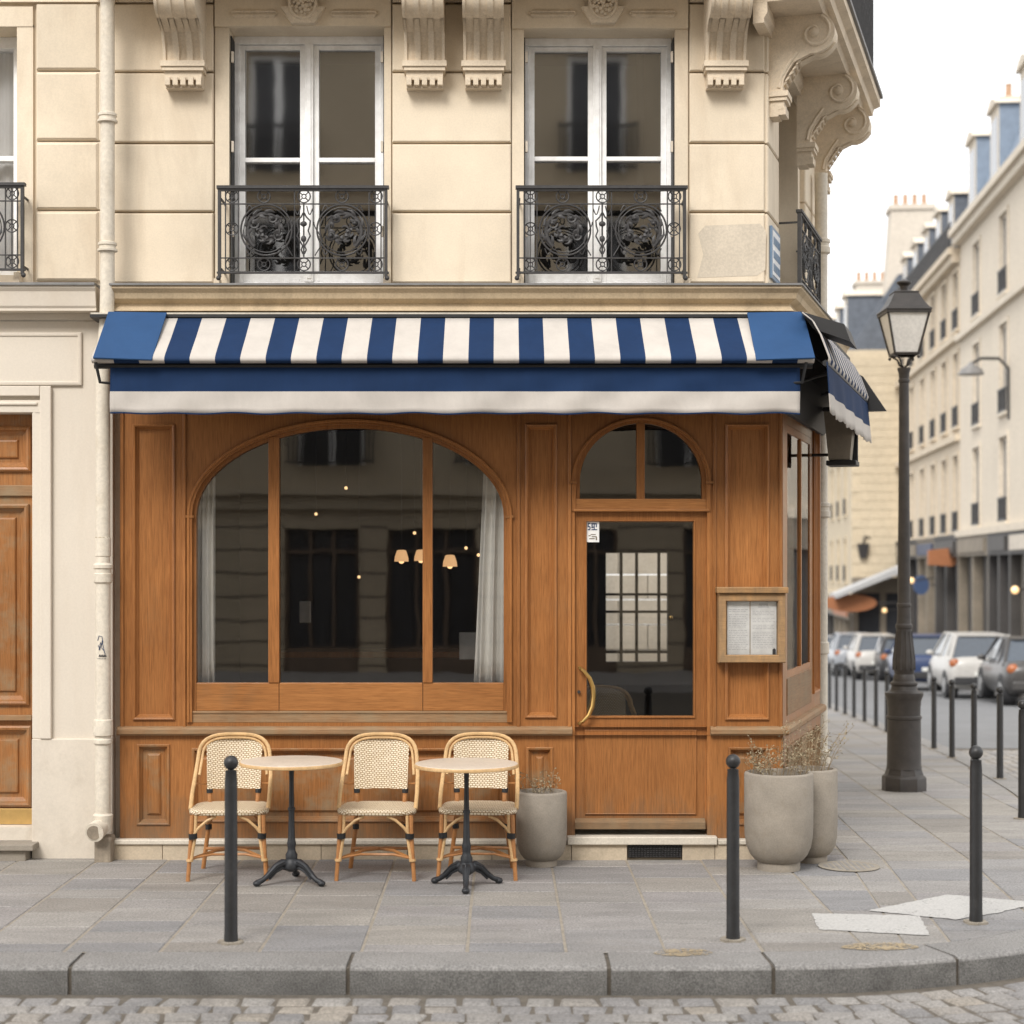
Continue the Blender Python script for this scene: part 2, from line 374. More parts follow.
# ------------------------------------------------------------------ ground: kerb curve, pavement, setts, asphalt
ctrl = [(-14, 8.0), (-6, 8.0), (-1, 8.0), (1.1, 8.0), (1.9, 8.10), (2.65, 8.42), (3.3, 9.1), (3.8, 10.2), (4.2, 11.7), (4.65, 14), (5.1, 16.5), (5.75, 21.5), (6.6, 31), (9.5, 60), (14.5, 110), (18.5, 150)]
def cr(p0, p1, p2, p3, t):
    return tuple(.5 * (2 * p1[i] + (p2[i] - p0[i]) * t + (2 * p0[i] - 5 * p1[i] + 4 * p2[i] - p3[i]) * t * t + (3 * p1[i] - p0[i] - 3 * p2[i] + p3[i]) * t ** 3) for i in (0, 1))
KC = []
for i in range(len(ctrl) - 1):
    p0 = ctrl[max(0, i - 1)]; p3 = ctrl[min(len(ctrl) - 1, i + 2)]
    st = 6 if 2 <= i <= 12 else 3
    for j in range(st): KC.append(cr(p0, ctrl[i], ctrl[i + 1], p3, j / st))
KC.append(ctrl[-1])
def off(C, d):      # d to the left (towards the pavement)
    out = []
    for i, p in enumerate(C):
        a = C[max(0, i - 1)]; b = C[min(len(C) - 1, i + 1)]; tx, ty = b[0] - a[0], b[1] - a[1]; L = math.hypot(tx, ty)
        out.append((p[0] - ty / L * d, p[1] + tx / L * d))
    return out
KI = off(KC, .30)
def clip(poly, a, b, sign=1):   # keep the side to the left of a->b
    out = []; n = len(poly)
    def s(p): return sign * ((b[0] - a[0]) * (p[1] - a[1]) - (b[1] - a[1]) * (p[0] - a[0]))
    for i in range(n):
        p, q = poly[i], poly[(i + 1) % n]; sp, sq = s(p), s(q)
        if sp >= 0: out.append(p)
        if (sp >= 0) != (sq >= 0):
            t = sp / (sp - sq); out.append((p[0] + (q[0] - p[0]) * t, p[1] + (q[1] - p[1]) * t))
    return out
def area(p): return .5 * sum(p[i][0] * p[(i + 1) % len(p)][1] - p[(i + 1) % len(p)][0] * p[i][1] for i in range(len(p)))
KIs = [p for i, p in enumerate(KI)]
def clipk(poly, C=KIs):
    cx = sum(p[0] for p in poly) / len(poly); cy = sum(p[1] for p in poly) / len(poly)
    for i in range(len(C) - 1):
        if abs(C[i][1] - cy) > 6 and abs(C[i][0] - cx) > 6: continue
        if min(abs(C[i][1] - cy), abs(C[i + 1][1] - cy)) > 4 and C[i][0] > 2.5: continue
        poly = clip(poly, C[i], C[i + 1])
        if len(poly) < 3: return []
    return poly
def slab_poly(mb, poly, m, ins, ztop, depth, rnd=.0, zf=gz):
    if len(poly) < 3: return
    # drop duplicate points
    q = []
    for p in poly:
        if not q or math.hypot(p[0] - q[-1][0], p[1] - q[-1][1]) > .012: q.append(p)
    if len(q) > 2 and math.hypot(q[0][0] - q[-1][0], q[0][1] - q[-1][1]) < .012: q.pop()
    if len(q) < 3 or abs(area(q)) < .004: return
    cx = sum(p[0] for p in q) / len(q); cy = sum(p[1] for p in q) / len(q)
    def sc(p, d):
        L = math.hypot(p[0] - cx, p[1] - cy); f = max(.1, 1 - d * 1.25 / max(L, 1e-3)); return (cx + (p[0] - cx) * f, cy + (p[1] - cy) * f)
    tz = random.uniform(-rnd, rnd); tx = random.uniform(-rnd, rnd) * 1.5; ty = random.uniform(-rnd, rnd) * 1.5
    A = [sc(p, ins) for p in q]; B = [sc(p, ins + .006) for p in q]; n = len(q)
    v = [(p[0], p[1], zf(p[1]) + ztop - depth) for p in A] + [(p[0], p[1], zf(p[1]) + ztop - .005 + tz) for p in A] + [(p[0], p[1], zf(p[1]) + ztop + tz + tx * (p[0] - cx) + ty * (p[1] - cy)) for p in B]
    f = [tuple(range(2 * n, 3 * n))]
    for i in range(n):
        j = (i + 1) % n; f += [(i, j, n + j, n + i), (n + i, n + j, 2 * n + j, 2 * n + i)]
    mb.add(v, f, m)
# slabs colours: random per slab from three families
def slab_mat(name, cols):
    m, t, b, o = base_mat(name); v = coords(t); g = nd(t, 'ShaderNodeNewGeometry')
    r = nd(t, 'ShaderNodeValToRGB'); r.color_ramp.interpolation = 'CONSTANT'
    e = r.color_ramp.elements
    while len(e) < len(cols): e.new(.5)
    for i, c in enumerate(cols): e[i].position = i / len(cols); e[i].color = (*c, 1)
    t.links.new(g.outputs['Random Per Island'], r.inputs[0])
    n1 = noise(t, coords(t, (.5, 1.6, 1)), 2.4, 8, .72, .3); n2 = noise(t, v, 75, 5, .75)
    col = mixc(t, .8, r.outputs[0], ramp(t, n1, [(.3, (.62, .61, .60)), (.7, (1.12, 1.10, 1.08))]), 'MULTIPLY')
    col = mixc(t, .8, col, ramp(t, n2, [(.36, (.45, .45, .45)), (.6, (1.1, 1.1, 1.1))]), 'MULTIPLY')
    st = noise(t, v, 1.4, 8, .75, .6)
    col = mixc(t, ramp(t, st, [(.54, (0, 0, 0)), (.75, (.5,) * 3)]), col, (.21, .19, .165))
    sp = noise(t, v, 26, 2, .5)
    col = mixc(t, ramp(t, sp, [(.70, (0, 0, 0)), (.74, (.55,) * 3)]), col, (.13, .12, .11))
    t.links.new(col, b.inputs['Base Color']); b.inputs['Roughness'].default_value = .78
    bump(t, b, mixc(t, .5, n1, n2), .35, .004); return m
SLABM = slab_mat('sandstone_paving', [(.315, .303, .293), (.34, .326, .31), (.295, .288, .284), (.318, .304, .298), (.305, .294, .28), (.272, .27, .274), (.35, .335, .315), (.29, .272, .25), (.325, .313, .304), (.335, .316, .288), (.285, .28, .28)])
SETTM = slab_mat('granite_sett_stones', [(.31, .297, .282), (.34, .325, .305), (.28, .272, .268), (.33, .308, .28), (.30, .29, .28), (.32, .308, .296), (.255, .25, .248), (.35, .318, .275)])

pv = MB()
LN0, LN1 = (1.95, 8.0), (2.3, 12.0)       # seam between the two slab directions
def lay(x_lo, x_hi, y_lo, y_hi, slant, seam_sign):
    x = x_lo
    while x < x_hi:
        w = random.uniform(.44, .55); y = y_lo + random.uniform(-.3, 0)
        while y < y_hi:
            h = random.choice((.26, .32, .38, .45, .58)) * random.uniform(.9, 1.1) * (1 if y < 20 else 1.3)
            P = [(x + slant * (y - 8), y), (x + w + slant * (y - 8), y), (x + w + slant * (y + h - 8), y + h), (x + slant * (y + h - 8), y + h)]
            P = clip(P, LN0, LN1, seam_sign)
            if len(P) >= 3: P = clipk(P)
            if len(P) >= 3: slab_poly(pv, P, 0, .0068, .0, .012, .0009)
            y += h
        x += w
lay(-7, 2.9, 8.0, 14.5, 0, 1)
lay(1.2, 7.5, 8.0, 46, .085, -1)
# bedding under the slabs
inn = KIs; bed = []
for i in range(len(inn) - 1):
    a, b = inn[i], inn[i + 1]
    if b[0] <= 2.0 or b[1] < 8.7:
        pv.face([(a[0], a[1], gz(a[1]) - .0045), (b[0], b[1], gz(b[1]) - .0045), (b[0], 11, -.0045), (a[0], 11, -.0045)], 1)
    else:
        pass
LL = [p for p in inn if p[1] >= 8.6]
for a, b in zip(LL, LL[1:]):
    xl = lambda y: 1.0 + .1 * (y - 8)
    mm = 1 if a[1] < 44 else 2
    st = 3
    for q in range(st):
        y0 = a[1] + (b[1] - a[1]) * q / st; y1 = a[1] + (b[1] - a[1]) * (q + 1) / st
        X0 = a[0] + (b[0] - a[0]) * q / st; X1 = a[0] + (b[0] - a[0]) * (q + 1) / st
        pv.face([(xl(y0), y0, gz(y0) - .005), (X0, y0, gz(y0) - .005), (X1, y1, gz(y1) - .005), (xl(y1), y1, gz(y1) - .005)], mm)
tag(pv.build('pavement', [SLABM, MORT, SLAB]), kind='structure')
# far pavement on the other side of the side street
op_ = MB()
for i in range(12):
    y0 = 14 + i * 12; y1 = y0 + 12
    op_.add([(9.0 + .1 * y0 - .15, y0, gz(y0) - .0), (10.9 + .1 * y0, y0, gz(y0)), (10.9 + .1 * y1, y1, gz(y1)), (9.0 + .1 * y1 - .15, y1, gz(y1)),
             (9.0 + .1 * y0 - .15, y0, gz(y0) - .14), (9.0 + .1 * y1 - .15, y1, gz(y1) - .14)], [(0, 1, 2, 3), (4, 0, 3, 5)], 0)
tag(op_.build('far_pavement', SLAB), kind='structure')
# kerb
kb = MB()
joints = [-6.2, -4.7, -3.35, -2.02, -.72, .50, 1.27, 2.2]
def arclen(C):
    L = [0]
    for a, b in zip(C, C[1:]): L.append(L[-1] + math.hypot(b[0] - a[0], b[1] - a[1]))
    return L
AL = arclen(KC)
def at_len(C, s):
    for i in range(len(AL) - 1):
        if AL[i + 1] >= s:
            t = (s - AL[i]) / max(1e-9, AL[i + 1] - AL[i]); return tuple(C[i][j] + (C[i + 1][j] - C[i][j]) * t for j in (0, 1))
    return C[-1]
KIo = off(KC, .292)
s0 = [j + 14 for j in joints]; cur = s0[-1]
while cur < 60: cur += 1.25; s0.append(cur)
s0 = [0, 2, 4, 6] + s0 + [80, 110, AL[-1] - .1]
for a, b in zip(s0, s0[1:]):
    n = max(2, int((b - a) / .16)) if b < 62 else 8
    secs = []
    for i in range(n + 1):
        s = a + .010 + (b - a - .020) * i / n; p = at_len(KC, s); q = at_len(KIo, s)
        def mixp(t, z): return (p[0] + (q[0] - p[0]) * t, p[1] + (q[1] - p[1]) * t, gz(p[1]) + z)
        e = .03 if b < 62 else 0
        secs.append([mixp(0, -.20), mixp(.0, -.022), mixp(.02, -.013), mixp(.06, -.006), mixp(.14, 0), mixp(1, .001), mixp(1, -.2)])
    vs = [v for sec in secs for v in sec]; f = []; mlen = 7
    for i in range(n):
        for j in range(mlen - 1): f.append((i * mlen + j, (i + 1) * mlen + j, (i + 1) * mlen + j + 1, i * mlen + j + 1))
    f.append(tuple(range(mlen))); f.append(tuple(n * mlen + j for j in range(mlen - 1, -1, -1)))
    kb.add(vs, f, 0)
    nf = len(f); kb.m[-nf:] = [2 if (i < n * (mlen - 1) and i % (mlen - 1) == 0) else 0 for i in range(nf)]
# joint filler, slightly below
for a, b in zip(KC, KC[1:]):
    a2 = (a[0], a[1]); 
ko = off(KC, .012); ki = off(KC, .30)
for i in range(len(KC) - 1):
    kb.face([(*ko[i], gz(ko[i][1]) - .012), (*ko[i + 1], gz(ko[i + 1][1]) - .012), (*ki[i + 1], gz(ki[i + 1][1]) - .010), (*ki[i], gz(ki[i][1]) - .010)], 1)
    kb.face([(*ko[i], gz(ko[i][1]) - .2), (*ko[i + 1], gz(ko[i + 1][1]) - .2), (*ko[i + 1], gz(ko[i + 1][1]) - .012), (*ko[i], gz(ko[i][1]) - .012)], 1)
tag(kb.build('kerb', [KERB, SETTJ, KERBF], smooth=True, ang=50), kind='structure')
# sett street (stones modelled near the corner), joints bed, asphalt further on
ZR = -.126
rd = MB()
def roadz(x, y): return gz(y) + ZR
def right_of_kerb(p):
    best = None
    for a, b in zip(KC, KC[1:]):
        if (b[0] - a[0]) * (p[1] - a[1]) - (b[1] - a[1]) * (p[0] - a[0]) > 0:
            pass
        else: return True
    return False
def stone(cx, cy, w, h, z, rot):
    c, s = math.cos(rot), math.sin(rot); L = []
    jit = [(random.uniform(-.012, .012), random.uniform(-.010, .010)) for _ in range(4)]
    for ins, dz in ((0, -.03), (.003, -.009), (.015, 0), (.035, .004)):
        for (sx, sy), (jx, jy) in zip(((-1, -1), (1, -1), (1, 1), (-1, 1)), jit):
            x = sx * (w / 2 - ins) + jx; y = sy * (h / 2 - ins) + jy
            L.append((cx + x * c - y * s, cy + x * s + y * c, z + dz))
    f = [(12, 13, 14, 15)]
    for r in range(3):
        for i in range(4): j = (i + 1) % 4; f.append((r * 4 + i, r * 4 + j, r * 4 + 4 + j, r * 4 + 4 + i))
    rd.add(L, f, 0)
# front street: rows that bend with the kerb (offset curves), joints square to them
ALk = AL[-1]
row = 0; offd = .075
while offd < 3.4:
    rh = random.uniform(.125, .15); Cc = off(KC, -(offd + rh / 2)); LL2 = [0]
    for a, b in zip(Cc, Cc[1:]): LL2.append(LL2[-1] + math.hypot(b[0] - a[0], b[1] - a[1]))
    s = 7.0 + random.uniform(0, .15); i = 0
    while True:
        w = random.uniform(.145, .19)
        sm = s + w / 2
        while i < len(LL2) - 2 and LL2[i + 1] < sm: i += 1
        if i >= len(LL2) - 2: break
        t = (sm - LL2[i]) / (LL2[i + 1] - LL2[i]); p = (Cc[i][0] + (Cc[i + 1][0] - Cc[i][0]) * t, Cc[i][1] + (Cc[i + 1][1] - Cc[i][1]) * t)
        if p[1] > 23.5: break
        rot = math.atan2(Cc[i + 1][1] - Cc[i][1], Cc[i + 1][0] - Cc[i][0])
        stone(p[0], p[1], w - .013, rh - .011, roadz(*p) + random.uniform(-.003, .003), rot + random.uniform(-.03, .03)); s += w
    offd += rh
# gutter row of long setts against the kerb
# bed sheets
def sheet(mb, xs, ys, zoff, m, slx=.1, y_ref=0):
    for a, b in zip(ys, ys[1:]):
        for c, d in zip(xs, xs[1:]):
            mb.face([(c + slx * a, a, gz(a) + zoff), (d + slx * a, a, gz(a) + zoff), (d + slx * b, b, gz(b) + zoff), (c + slx * b, b, gz(b) + zoff)], m)
sheet(rd, [-16, -5, 0, 5, 12, 30], [-14, 0, 6, 11, 14, 18, 24], ZR - .009, 1, 0)
tag(rd.build('sett_street', [SETTM, SETTJ]), kind='structure')
ra = MB(); sheet(ra, [1.0, 4, 9.2, 30], [24, 30, 40, 60, 90, 160], ZR - .004, 0)
tag(ra.build('road', ASPH), kind='structure')
gr = MB(); gr.face([(-400, -400, -.6), (500, -400, -.6), (500, 11, -.6), (-400, 11, -.6)])
gr.face([(-400, 11, -.6), (500, 11, -.6), (500, 500, -.6 - .04 * 489), (-400, 500, -.6 - .04 * 489)])
tag(gr.build('ground', ASPH), kind='structure')
# painted marks
def gp(px, py): d = HC * F / (py - 570); return (FX(px, d), d)
mk = MB(); 
P1 = [gp(*p) for p in ((812, 914), (919, 916), (930, 936), (819, 930))]
P2 = [gp(*p) for p in ((868, 911), (948, 895), (1040, 903), (1000, 913), (955, 920))]
for P in (P1, P2):
    R = []
    for a, b in zip(P, P[1:] + P[:1]):
        L_ = math.hypot(b[0] - a[0], b[1] - a[1]); n_ = max(2, int(L_ / .03))
        for i in range(n_): R.append((a[0] + (b[0] - a[0]) * i / n_ + random.uniform(-.006, .006), a[1] + (b[1] - a[1]) * i / n_ + random.uniform(-.008, .008), .0035))
    mk.face(R, 0)
for cx, cy, rx, ry in ((683, 953, 29, 4), (880, 947, 38, 4)):
    q = [gp(cx + rx * math.cos(a) * (1 + .1 * math.sin(3 * a)), cy + ry * math.sin(a)) for a in [2 * PI * i / 20 for i in range(20)]]
    mk.face([(p[0], p[1], .0045) for p in reversed(q)], 1)
tag(mk.build('pavement_markings', [MARKW, MARKY]), kind='structure')
mc = thing('manhole_cover', 'round grey manhole cover set in the paving right of the big planters', 'manhole cover', (*gp(849, 867), .004))
b = MB(); b.lathe([(.19, 0), (.19, .0035), (.182, .0035)], 32); b.build('rim', MORT, mc)
b = MB(); b.lathe([(.178, 0), (.178, .003)], 32)
for i in range(-4, 5):
    for j in range(-4, 5):
        if i * i + j * j < 18: b.box(i * .036 - .011, i * .036 + .011, j * .036 - .011, j * .036 + .011, .0032, .0045)
b.build('lid', M_rough('manhole_iron', (.22, .21, .20), .6, .2, 8), mc)
# ------------------------------------------------------------------ helpers for the facade
U = (.3 / math.hypot(.3, .954), .954 / math.hypot(.3, .954)); TH = math.atan2(U[1], U[0])
def sweep(mb, path, prof, m=0, caps=True, close=True):        # prof: (out, z) listed bottom->top around; path in xy, outward = right
    n = len(path); secs = []
    for i, p in enumerate(path):
        ns = []
        if i > 0: a = path[i - 1]; L = math.hypot(p[0] - a[0], p[1] - a[1]); ns.append(((p[1] - a[1]) / L, -(p[0] - a[0]) / L))
        if i < n - 1: a = path[i + 1]; L = math.hypot(p[0] - a[0], p[1] - a[1]); ns.append(((a[1] - p[1]) / L, -(a[0] - p[0]) / L))
        if len(ns) == 1: mx, my = ns[0]
        else:
            sx, sy = ns[0][0] + ns[1][0], ns[0][1] + ns[1][1]; dd = 1 + ns[0][0] * ns[1][0] + ns[0][1] * ns[1][1]; mx, my = sx / dd, sy / dd
        secs.append([(p[0] + mx * o, p[1] + my * o, z) for o, z in prof])
    q = len(prof); vs = [v for s in secs for v in s]; f = []
    for i in range(n - 1):
        for j in range(q if close else q - 1):
            j2 = (j + 1) % q; f.append((i * q + j, (i + 1) * q + j, (i + 1) * q + j2, i * q + j2))
    if caps: f.append(tuple(range(q))); f.append(tuple((n - 1) * q + j for j in range(q - 1, -1, -1)))
    mb.add(vs, f, m)
def ell(x, cx, zs, rx, rz):
    t = 1 - ((x - cx) / rx) ** 2; return zs + rz * math.sqrt(max(0, t))
def spandrel(mb, cx, zs, rx, rz, ztop, y, dep, m=0, n=36):
    A = arc(cx, zs, rx, rz, PI, 0, n)
    for a, b in zip(A, A[1:]):
        mb.face([(a[0], y, a[1]), (b[0], y, b[1]), (b[0], y, ztop), (a[0], y, ztop)], m)
        mb.face([(a[0], y, a[1]), (a[0], y + dep, a[1]), (b[0], y + dep, b[1]), (b[0], y, b[1])], m)
def ring(mb, cx, zs, ro, ri, y, dep, m=0, n=36, zb=None, sides=True):
    A = arc(cx, zs, *ro, PI, 0, n); B = arc(cx, zs, *ri, PI, 0, n)
    if zb is not None: A = [(A[0][0], zb)] + A + [(A[-1][0], zb)]; B = [(B[0][0], zb)] + B + [(B[-1][0], zb)]
    for a, b, c, d in zip(A, A[1:], B[1:], B):
        mb.face([(a[0], y, a[1]), (d[0], y, d[1]), (c[0], y, c[1]), (b[0], y, b[1])], m)
        mb.face([(d[0], y, d[1]), (d[0], y + dep, d[1]), (c[0], y + dep, c[1]), (c[0], y, c[1])], m)
        mb.face([(a[0], y + dep, a[1]), (a[0], y, a[1]), (b[0], y, b[1]), (b[0], y + dep, b[1])], m)
def pane_poly(cx, zs, rx, rz, zb, xa, xb, n=14):
    return [(xa, zb), (xb, zb)] + [(xb + (xa - xb) * i / n, ell(xb + (xa - xb) * i / n, cx, zs, rx, rz)) for i in range(n + 1)]
PANEL_LOOPS = [(0, 0), (0, -.012), (.006, -.017), (.016, -.014), (.024, .004), (.032, .014), (.036, .022)]
FIELD = [(.036, .022), (.060, .022), (.064, .016), (.075, .008), (.078, .008)]
def wood_panel(name, x0, x1, z0, z1, par, mat, loc=(0, 0, 0), rz=0, raised=False, L=None):
    b = MB(); LL = list(PANEL_LOOPS)
    if raised: LL += FIELD[1:]
    b.loops(x0, x1, z0, z1, L or LL); return b.build(name, mat, par, loc, rz)

# ================================================================== corner building
B = thing('cafe_building', 'cream stone Parisian corner building with blue-awninged wooden cafe front at street level', 'building', (0, 11, 0))
UX = lambda px: FX(px, 11.1); UZ = lambda py: FZ(py, 11.1)
LS = 2.8
CS = (1.711, .1)
sidep = lambda s, o=0, c=CS: (c[0] + U[0] * s + U[1] * o, c[1] + U[1] * s - U[0] * o)
# --- upper wall, front
w1 = (UX(229), UX(384), UZ(285), UZ(27)); w2 = (UX(524), UX(675), UZ(285), UZ(29))
wb = MB(); wb.wall(-2.62, 1.711, 3.3, 9.0, [w1, w2], .13, .25)
# window surrounds: smooth flat bands 3 cm proud
for w, xa, xb in ((w1, UX(215), UX(391)), (w2, UX(512), UX(688))):
    for a, b_ in ((xa, w[0]), (w[1], xb)):
        wb.box(a, b_, .105, .135, 3.6, w[3])
    wb.box(xa, xb, .085, .134, w[3] + .001, 5.6)
# raised rusticated blocks
JY = [283.5, 212, 143, 72, 3, -70]
rows = [(UZ(a) + .004, UZ(b) - .010) for a, b in zip(JY, JY[1:])]
def blk(mb, x0, x1, z0, z1, y0=.088, y1=.134, e=.008):
    mb.add([(x0, y1, z0), (x1, y1, z0), (x1, y1, z1), (x0, y1, z1), (x0, y0 + e, z0), (x1, y0 + e, z0), (x1, y0 + e, z1), (x0, y0 + e, z1),
            (x0 + e, y0, z0 + e), (x1 - e, y0, z0 + e), (x1 - e, y0, z1 - e), (x0 + e, y0, z1 - e)],
           [(8, 9, 10, 11), (4, 5, 9, 8), (5, 6, 10, 9), (6, 7, 11, 10), (7, 4, 8, 11), (0, 1, 5, 4), (1, 2, 6, 5), (2, 3, 7, 6), (3, 0, 4, 7)], 0)
for z0, z1 in rows:
    blk(wb, UX(98), UX(213.5), z0, z1); blk(wb, UX(392.5), UX(511), z0, z1); blk(wb, UX(689.5), 1.70, z0, z1)
wb.build('wall', STONE, B)
# --- side wall (chamfer) upper
sw = MB(); sop = (.55, 1.75, UZ(283), UZ(27))
sw.wall(0, LS, 3.3, 9.0, [sop], .03, .25)
for z0, z1 in rows:
    blk(sw, .012, .49, z0, z1, -.012, .034); blk(sw, 1.86, LS - .01, z0, z1, -.012, .034)
sw.build('side_wall', STONE, B, (CS[0], CS[1], 0), TH)
bk = MB()
e = sidep(LS); e2 = (e[0] + 1.7, e[1] + 17)
bk.face([(e[0], e[1], -1.5), (e2[0], e2[1], -1.5), (e2[0], e2[1], 4.5), (e[0] + .25, 5.3, 5), (e[0], e[1], 9)])
bk.face([(-2.62, .14, 9), (1.7, .14, 9), (e[0], e[1], 8), (e[0] + .25, 5.3, 5), (-2.62, 5.3, 5)])
bk.face([(-2.62, 5.3, 3.1), (e[0] + .25, 5.3, 3.1), (e[0] + .25, 5.3, 5), (-2.62, 5.3, 5)])
bk.build('rear_wall', STONE, B)
pb = MB(); pb.add([(UX(697), .0865, UZ(278)), (UX(757), .0865, UZ(276)), (UX(765), .0865, UZ(270)), (UX(766), .0865, UZ(232)), (UX(760), .0865, UZ(224)), (UX(705), .0865, UZ(226)), (UX(698), .0865, UZ(234)), (UX(703), .0865, UZ(255))], [tuple(range(8))])
pb.build('repair_patch', PATCH, B)
# keystones and lintel panels
for i, (cx, w) in enumerate(((304, w1), (602.5, w2))):
    kbm = MB(); zt, zb = 5.48, UZ(26)
    kbm.ext_y([(UX(cx - 12), zb), (UX(cx + 12), zb), (UX(cx + 22), zt), (UX(cx - 22), zt)], .03, .09)
    kx, kz = UX(cx), UZ(6)
    kbm.tube([(kx + .085 * math.cos(a), .03, kz + .10 * math.sin(a)) for a in [2 * PI * q / 22 for q in range(22)]], .012, 6, True)
    random.seed(5 + i)
    for q in range(26):
        a = q * 2.4; r = .07 * math.sqrt(q / 26)
        kbm.ball((kx + r * math.cos(a), .026, kz + 1.15 * r * math.sin(a)), random.uniform(.010, .018), 6, sq=(1, .8, 1))
    kbm.build('keystone', STONE_D, B, smooth=True, ang=35)
    for s in (-1, 1):
        a, b_ = sorted((UX(cx + s * 26), UX(cx + s * 74))); lp = MB()
        lp.loops(a, b_, UZ(14), 5.45, [(0, .086), (0, .074), (.012, .070), (.022, .082), (.03, .0845)]); lp.build('lintel_panel', STONE_D, B)
# --- windows of the upper floor
def french_window(par, x0, x1, z0, z1, y, loc=(0, 0, 0), rz=0, pxw=155):
    k_ = (x1 - x0) / 151.0; X = lambda p: x0 + p * k_
    H = z1 - z0; Zt = z1 - 13 * k_; zbar0, zbar1 = z1 - 125.5 * k_, z1 - 121 * k_
    f = MB()
    f.box(x0, x1, y, y + .09, z1 - 8 * k_, z1); f.box(x0, X(5), y, y + .09, z0, z1 - 8 * k_); f.box(X(146), x1, y, y + .09, z0, z1 - 8 * k_)
    f.box(X(5), X(146), y, y + .10, z0, z0 + 5 * k_)
    fr = f.build('window', WHITE, par, loc, rz, bevel=.004)
    for a, b_, ga, gb in ((5, 74, 10.5, 65.5), (75.5, 146, 84.5, 140.5)):
        lf = MB(); yy = y + .014
        lf.box(X(a), X(ga), yy, yy + .05, z0 + 5.3 * k_, z1 - 8.4 * k_); lf.box(X(gb), X(b_), yy, yy + .05, z0 + 5.3 * k_, z1 - 8.4 * k_)
        lf.box(X(ga), X(gb), yy + .002, yy + .05, Zt, z1 - 8.4 * k_); lf.box(X(ga), X(gb), yy + .002, yy + .05, z0 + 5.3 * k_, z0 + 16 * k_)
        lf.box(X(ga), X(gb), yy - .003, yy + .045, zbar0, zbar1)
        lf.build('sash', WHITE, fr, bevel=.003)
        g = MB(); g.face([(X(ga), yy + .03, z0 + 16 * k_), (X(gb), yy + .03, z0 + 16 * k_), (X(gb), yy + .03, Zt), (X(ga), yy + .03, Zt)]); g.build('pane', GLASS_UP, fr)
    c = MB(); c.box(X(70.5), X(79), y - .012, y + .013, z0 + 5 * k_, z1 - 8 * k_); c.box(X(72.5), X(77), y - .02, y - .011, z0 + 8 * k_, z1 - 12 * k_)
    c.build('astragal', WHITE, fr, bevel=.003)
    sl_ = MB(); sl_.box(X(8), X(143), y - .03, y + .0, z0 - 0.02, z0 + 3.2 * k_); sl_.build('sill', WHITE, fr, bevel=.004)
    return fr
for w in (w1, w2):
    french_window(B, w[0] + .004, w[1] - .004, w[2] + .02, w[3], .29)
    for sg, xx in ((1, w[0]), (-1, w[1])):      # black strips painting in the dark gap beside the frame, with hinges
        sh = MB(); sh.box(xx + sg * .002, xx + sg * .008, .15, .285, w[2] + .02, w[3] - .04); se = sh.build('dark_gap_strip', BLACK, B)
        for zz in (UZ(55), UZ(145), UZ(230)): hh = MB(); hh.box(xx + sg * .009, xx + sg * .024, .135, .16, zz - .035, zz + .035); hh.build('hinge', CREAM_B, se)
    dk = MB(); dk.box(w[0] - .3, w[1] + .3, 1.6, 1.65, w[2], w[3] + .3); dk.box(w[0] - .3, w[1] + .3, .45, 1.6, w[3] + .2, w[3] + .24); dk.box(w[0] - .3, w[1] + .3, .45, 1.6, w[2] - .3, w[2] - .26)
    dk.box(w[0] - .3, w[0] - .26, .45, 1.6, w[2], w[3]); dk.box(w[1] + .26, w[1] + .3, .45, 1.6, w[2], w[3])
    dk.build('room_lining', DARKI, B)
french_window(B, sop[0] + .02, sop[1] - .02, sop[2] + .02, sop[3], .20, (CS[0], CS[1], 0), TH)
dk = MB(); dk.box(.4, 1.9, .9, .95, 3.5, 5.6); dk.build('room_lining', DARKI, B, (CS[0], CS[1], 0), TH)
